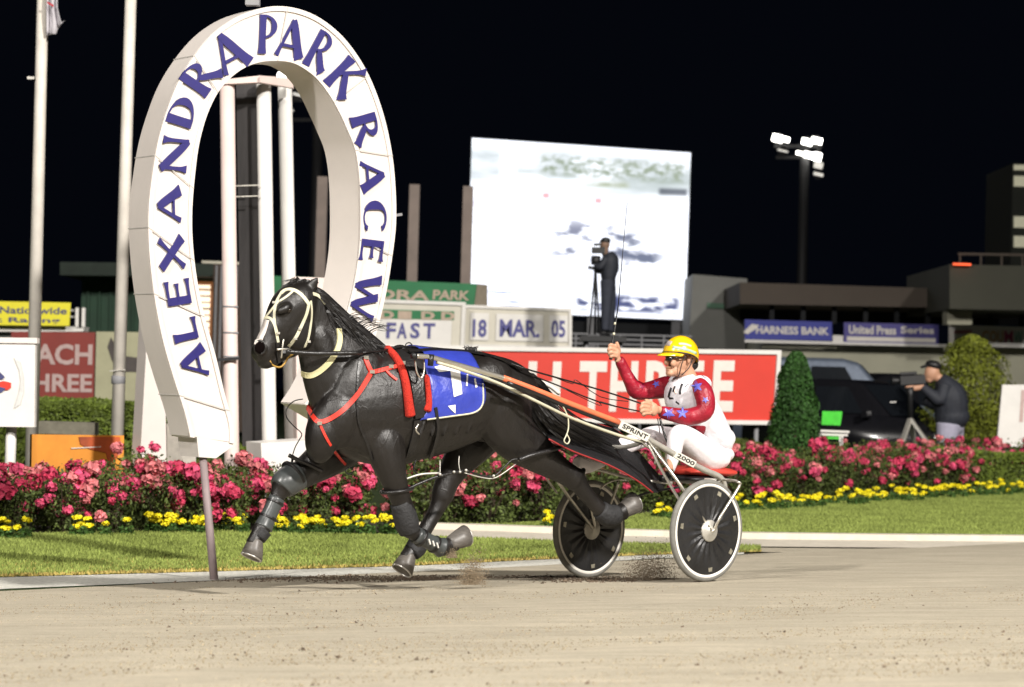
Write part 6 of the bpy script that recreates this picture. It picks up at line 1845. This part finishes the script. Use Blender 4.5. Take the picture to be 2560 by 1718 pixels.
MKL = ((70, 'at the left picture edge'), (190, 'below orange board left'), (330, 'below orange board right'), (430, 'under the left leg of the arch'), (530, 'just left of the leaning stake'), (640, 'just right of the leaning stake'), (780, 'behind the reaching foreleg'), (9999, 'behind the horse chest'))
MKM = ((1150, 'behind the far hind leg'), (1260, 'between the horse hind legs'), (9999, 'just left of the far wheel'))
MKR = ((1620, 'seen between the wheels'), (1800, 'behind the near wheel'), (1930, 'right of the driver'), (2050, 'under the conical conifer'), (2160, 'under the green chair'), (2280, 'under the black car'), (2400, 'below bending operator'), (2500, 'under the golden bush'), (9999, 'at the right picture edge'))
bed([(-120, 1350), (0, 1347), (300, 1341), (600, 1336), (1010, 1330)], 3, .46, .55, 'pink %s row rose bush, left bed, %s', 'pink rose bushes in the left bed', .76, 12, MKL)
bed([(1075, 1318), (1240, 1318), (1400, 1312)], 2, .46, .6, 'deep pink %s row rose bush, middle bed, %s', 'pink rose bushes behind the kerb', .85, 11, MKM)
bed([(1440, 1302), (1800, 1272), (2200, 1246), (2720, 1211)], 3, .62, .75, 'pink %s row rose bush, right bed, %s', 'pink rose bushes in the right bed', .82, 10, MKR)
# marigolds in front
rr = random.Random(9); mb = MB()
for _ in range(90):
    a = rr.uniform(0, 6.28); r = .07 * math.sqrt(rr.random())
    leaf(mb, V((math.cos(a) * r, math.sin(a) * r, rr.uniform(.01, .09))), rdir(rr), .04, rr, .5)
me_ml = bpy.data.meshes.new('foliage'); me_ml.from_pydata([tuple(p) for p in mb.v], [], mb.f); me_ml.materials.append(leafm('marigold_leaf', (.05, .11, .02)))
def marigold(p, lab, grp, n, s=1):
    th = thing('marigold', (p.x, p.y, .012), lab + ', ' + mark(p.x, p.y, MKL if 'left' in lab else (MKM if 'kerb' in lab else MKR)), 'marigold', grp)
    o = bpy.data.objects.new('foliage', me_ml); C.objects.link(o); o.parent = th; o.rotation_euler = (0, 0, rnd.uniform(0, 6)); o.scale = (s, s, s)
    for i in range(n):
        a = rnd.uniform(0, 6.28); r = rnd.uniform(.0, .08) if n > 1 else 0
        f = bpy.data.objects.new('flower', rnd.choice(MARI)); C.objects.link(f); f.parent = th
        f.location = (math.cos(a) * r * s, math.sin(a) * r * s, rnd.uniform(.07, .17) * s); k = rnd.uniform(.85, 1.25) * s; f.scale = (k, k, k * .8); f.rotation_euler = (rnd.uniform(-.3, .3), rnd.uniform(-.3, .3), rnd.uniform(0, 6))
for (x, y, n) in [(5, 1349, 3), (14, 1352, 2), (40, 1354, 1), (66, 1350, 1), (190, 1345, 2), (210, 1344, 3), (222, 1343, 2), (262, 1345, 1), (318, 1343, 1), (376, 1336, 2), (390, 1337, 3), (405, 1338, 2), (420, 1337, 3), (440, 1336, 3), (474, 1337, 2),
                 (492, 1338, 3), (505, 1339, 2), (548, 1333, 3), (566, 1333, 2), (576, 1332, 2), (596, 1333, 3), (606, 1337, 2), (686, 1336, 2), (700, 1337, 3), (712, 1336, 2), (740, 1340, 2), (760, 1337, 3), (776, 1338, 3), (792, 1337, 2),
                 (812, 1336, 2), (832, 1337, 3), (850, 1337, 3), (866, 1338, 3), (884, 1337, 2), (905, 1338, 2), (925, 1338, 2), (960, 1336, 2), (978, 1337, 3), (995, 1338, 2)]:
    marigold(G(x + rnd.uniform(-3, 3), y), 'yellow marigold edging the left bed', 'yellow marigolds edging the left bed', n)
for x, y in [(1366, 1322), (1378, 1330), (1440, 1316), (1452, 1318), (1640, 1300), (1655, 1296), (1668, 1302)]:
    marigold(G(x, y), 'yellow marigold low behind the kerb', 'yellow marigolds near the kerb', 2)
for i in range(46):
    t = i / 45; x = 1850 + t * 700; y = 1280 - t * 44 - 3 + rnd.uniform(-3, 8)
    if 1955 < x < 1990 and rnd.random() < .6: continue
    marigold(G(x, y), 'yellow marigold edging the right bed', 'yellow marigolds edging the right bed', rnd.choice((1, 2, 3)), 1.2)
sets = {}
for o in C.objects:
    if o.parent is None and o.get('group') and o.get('label'): sets.setdefault(o['label'], []).append(o)
ORD = ('leftmost', 'second from left', 'third from left', 'fourth from left', 'fifth from left', 'sixth from left', 'seventh from left', 'eighth from left', 'ninth from left', 'tenth from left', 'eleventh from left', 'twelfth from left')
for lb, os_ in sets.items():
    if 1 < len(os_) <= 12:
        os_.sort(key=lambda o: o.location.x / o.location.y)
        for k_, o in enumerate(os_): o['label'] = lb + ', ' + (ORD[k_] if k_ < len(os_) - 1 else 'rightmost')
# ------------------------------------------------------------------ loose grit on the track and sand thrown up by hooves and wheels
def grit(name, n, fn, m, label, s0=.004, s1=.012):
    rr = random.Random(name); mb = MB()
    for _ in range(n):
        p = fn(rr)
        if p is None: continue
        s_ = rr.uniform(s0, s1) * (1 if rr.random() < .9 else 1.8); d = rdir(rr); t, x, y = basis(d)
        mb.add([p + t * s_ * .7, p + x * s_, p - x * s_ * .5 + y * s_ * .8, p - x * s_ * .5 - y * s_ * .8, p - t * s_ * .5], [(0, 1, 2), (0, 2, 3), (0, 3, 1), (4, 2, 1), (4, 3, 2), (4, 1, 3)])
    return tag(mb.build(name, m), label, kind='stuff')
SANDL = mat('sand_grain', (.30, .25, .17), .95, var=.3, scale=30, isl=.3); SANDD = mat('dark_clod', (.11, .08, .055), .95, var=.3, scale=30, isl=.35)
def onT(x, y, up=0): p = T(x, y); return V((p.x, p.y, p.z + up))
grit('track_grit', 22000, lambda r: onT(r.uniform(-40, 2600), 1718 - (1718 - 1465) * r.random() ** .8), SANDL, 'small crumbs of sand lying on the track', .002, .0055)
grit('dark_clods', 330, lambda r: onT(r.uniform(0, 2560), 1718 - 240 * r.random() ** .9), SANDD, 'dark damp clods scattered over the track', .004, .010)
def spray(cx, cy, sx, sy, v, F):
    def f(r):
        a = r.gauss(0, .5); h = abs(r.gauss(0, .5))
        q = F(cx + a * sx + h * sx * .2, cy - h * sy, v + r.gauss(0, .05))
        g = hz(q.x, q.y) + .003
        return V((q.x, q.y, max(q.z, g)))
    return f
grit('flying_sand', 3600, spray(1178, 1462, 34, 66, -.18, HF), mat('sand_spray', (.24, .185, .12), .95, isl=.3), 'sand thrown up below the near fore hoof', .0014, .0045)
grit('flying_sand', 1400, spray(1128, 1395, 14, 22, -.18, HF), mat('sand_spray', (0, 0, 0)), 'sand falling from the near fore hoof', .0012, .004)
grit('flying_sand', 6000, spray(1620, 1452, 66, 74, -.1, SF), mat('wheel_spray', (.17, .13, .09), .95, isl=.3), 'dark sand spraying up between the sulky wheels', .0014, .0045)
def shadow_strip(r):
    t = r.random(); x = 330 + t * 1260; y = 1450 + r.gauss(0, 3.5) - 8 * t * (1 - t) * 2
    return onT(x, max(y, 1436))
grit('furrow_clods', 5000, shadow_strip, SANDD, 'dark churned strip of damp sand along the track edge', .004, .013)  # dark clods stand in for the cast shadow of horse and sulky
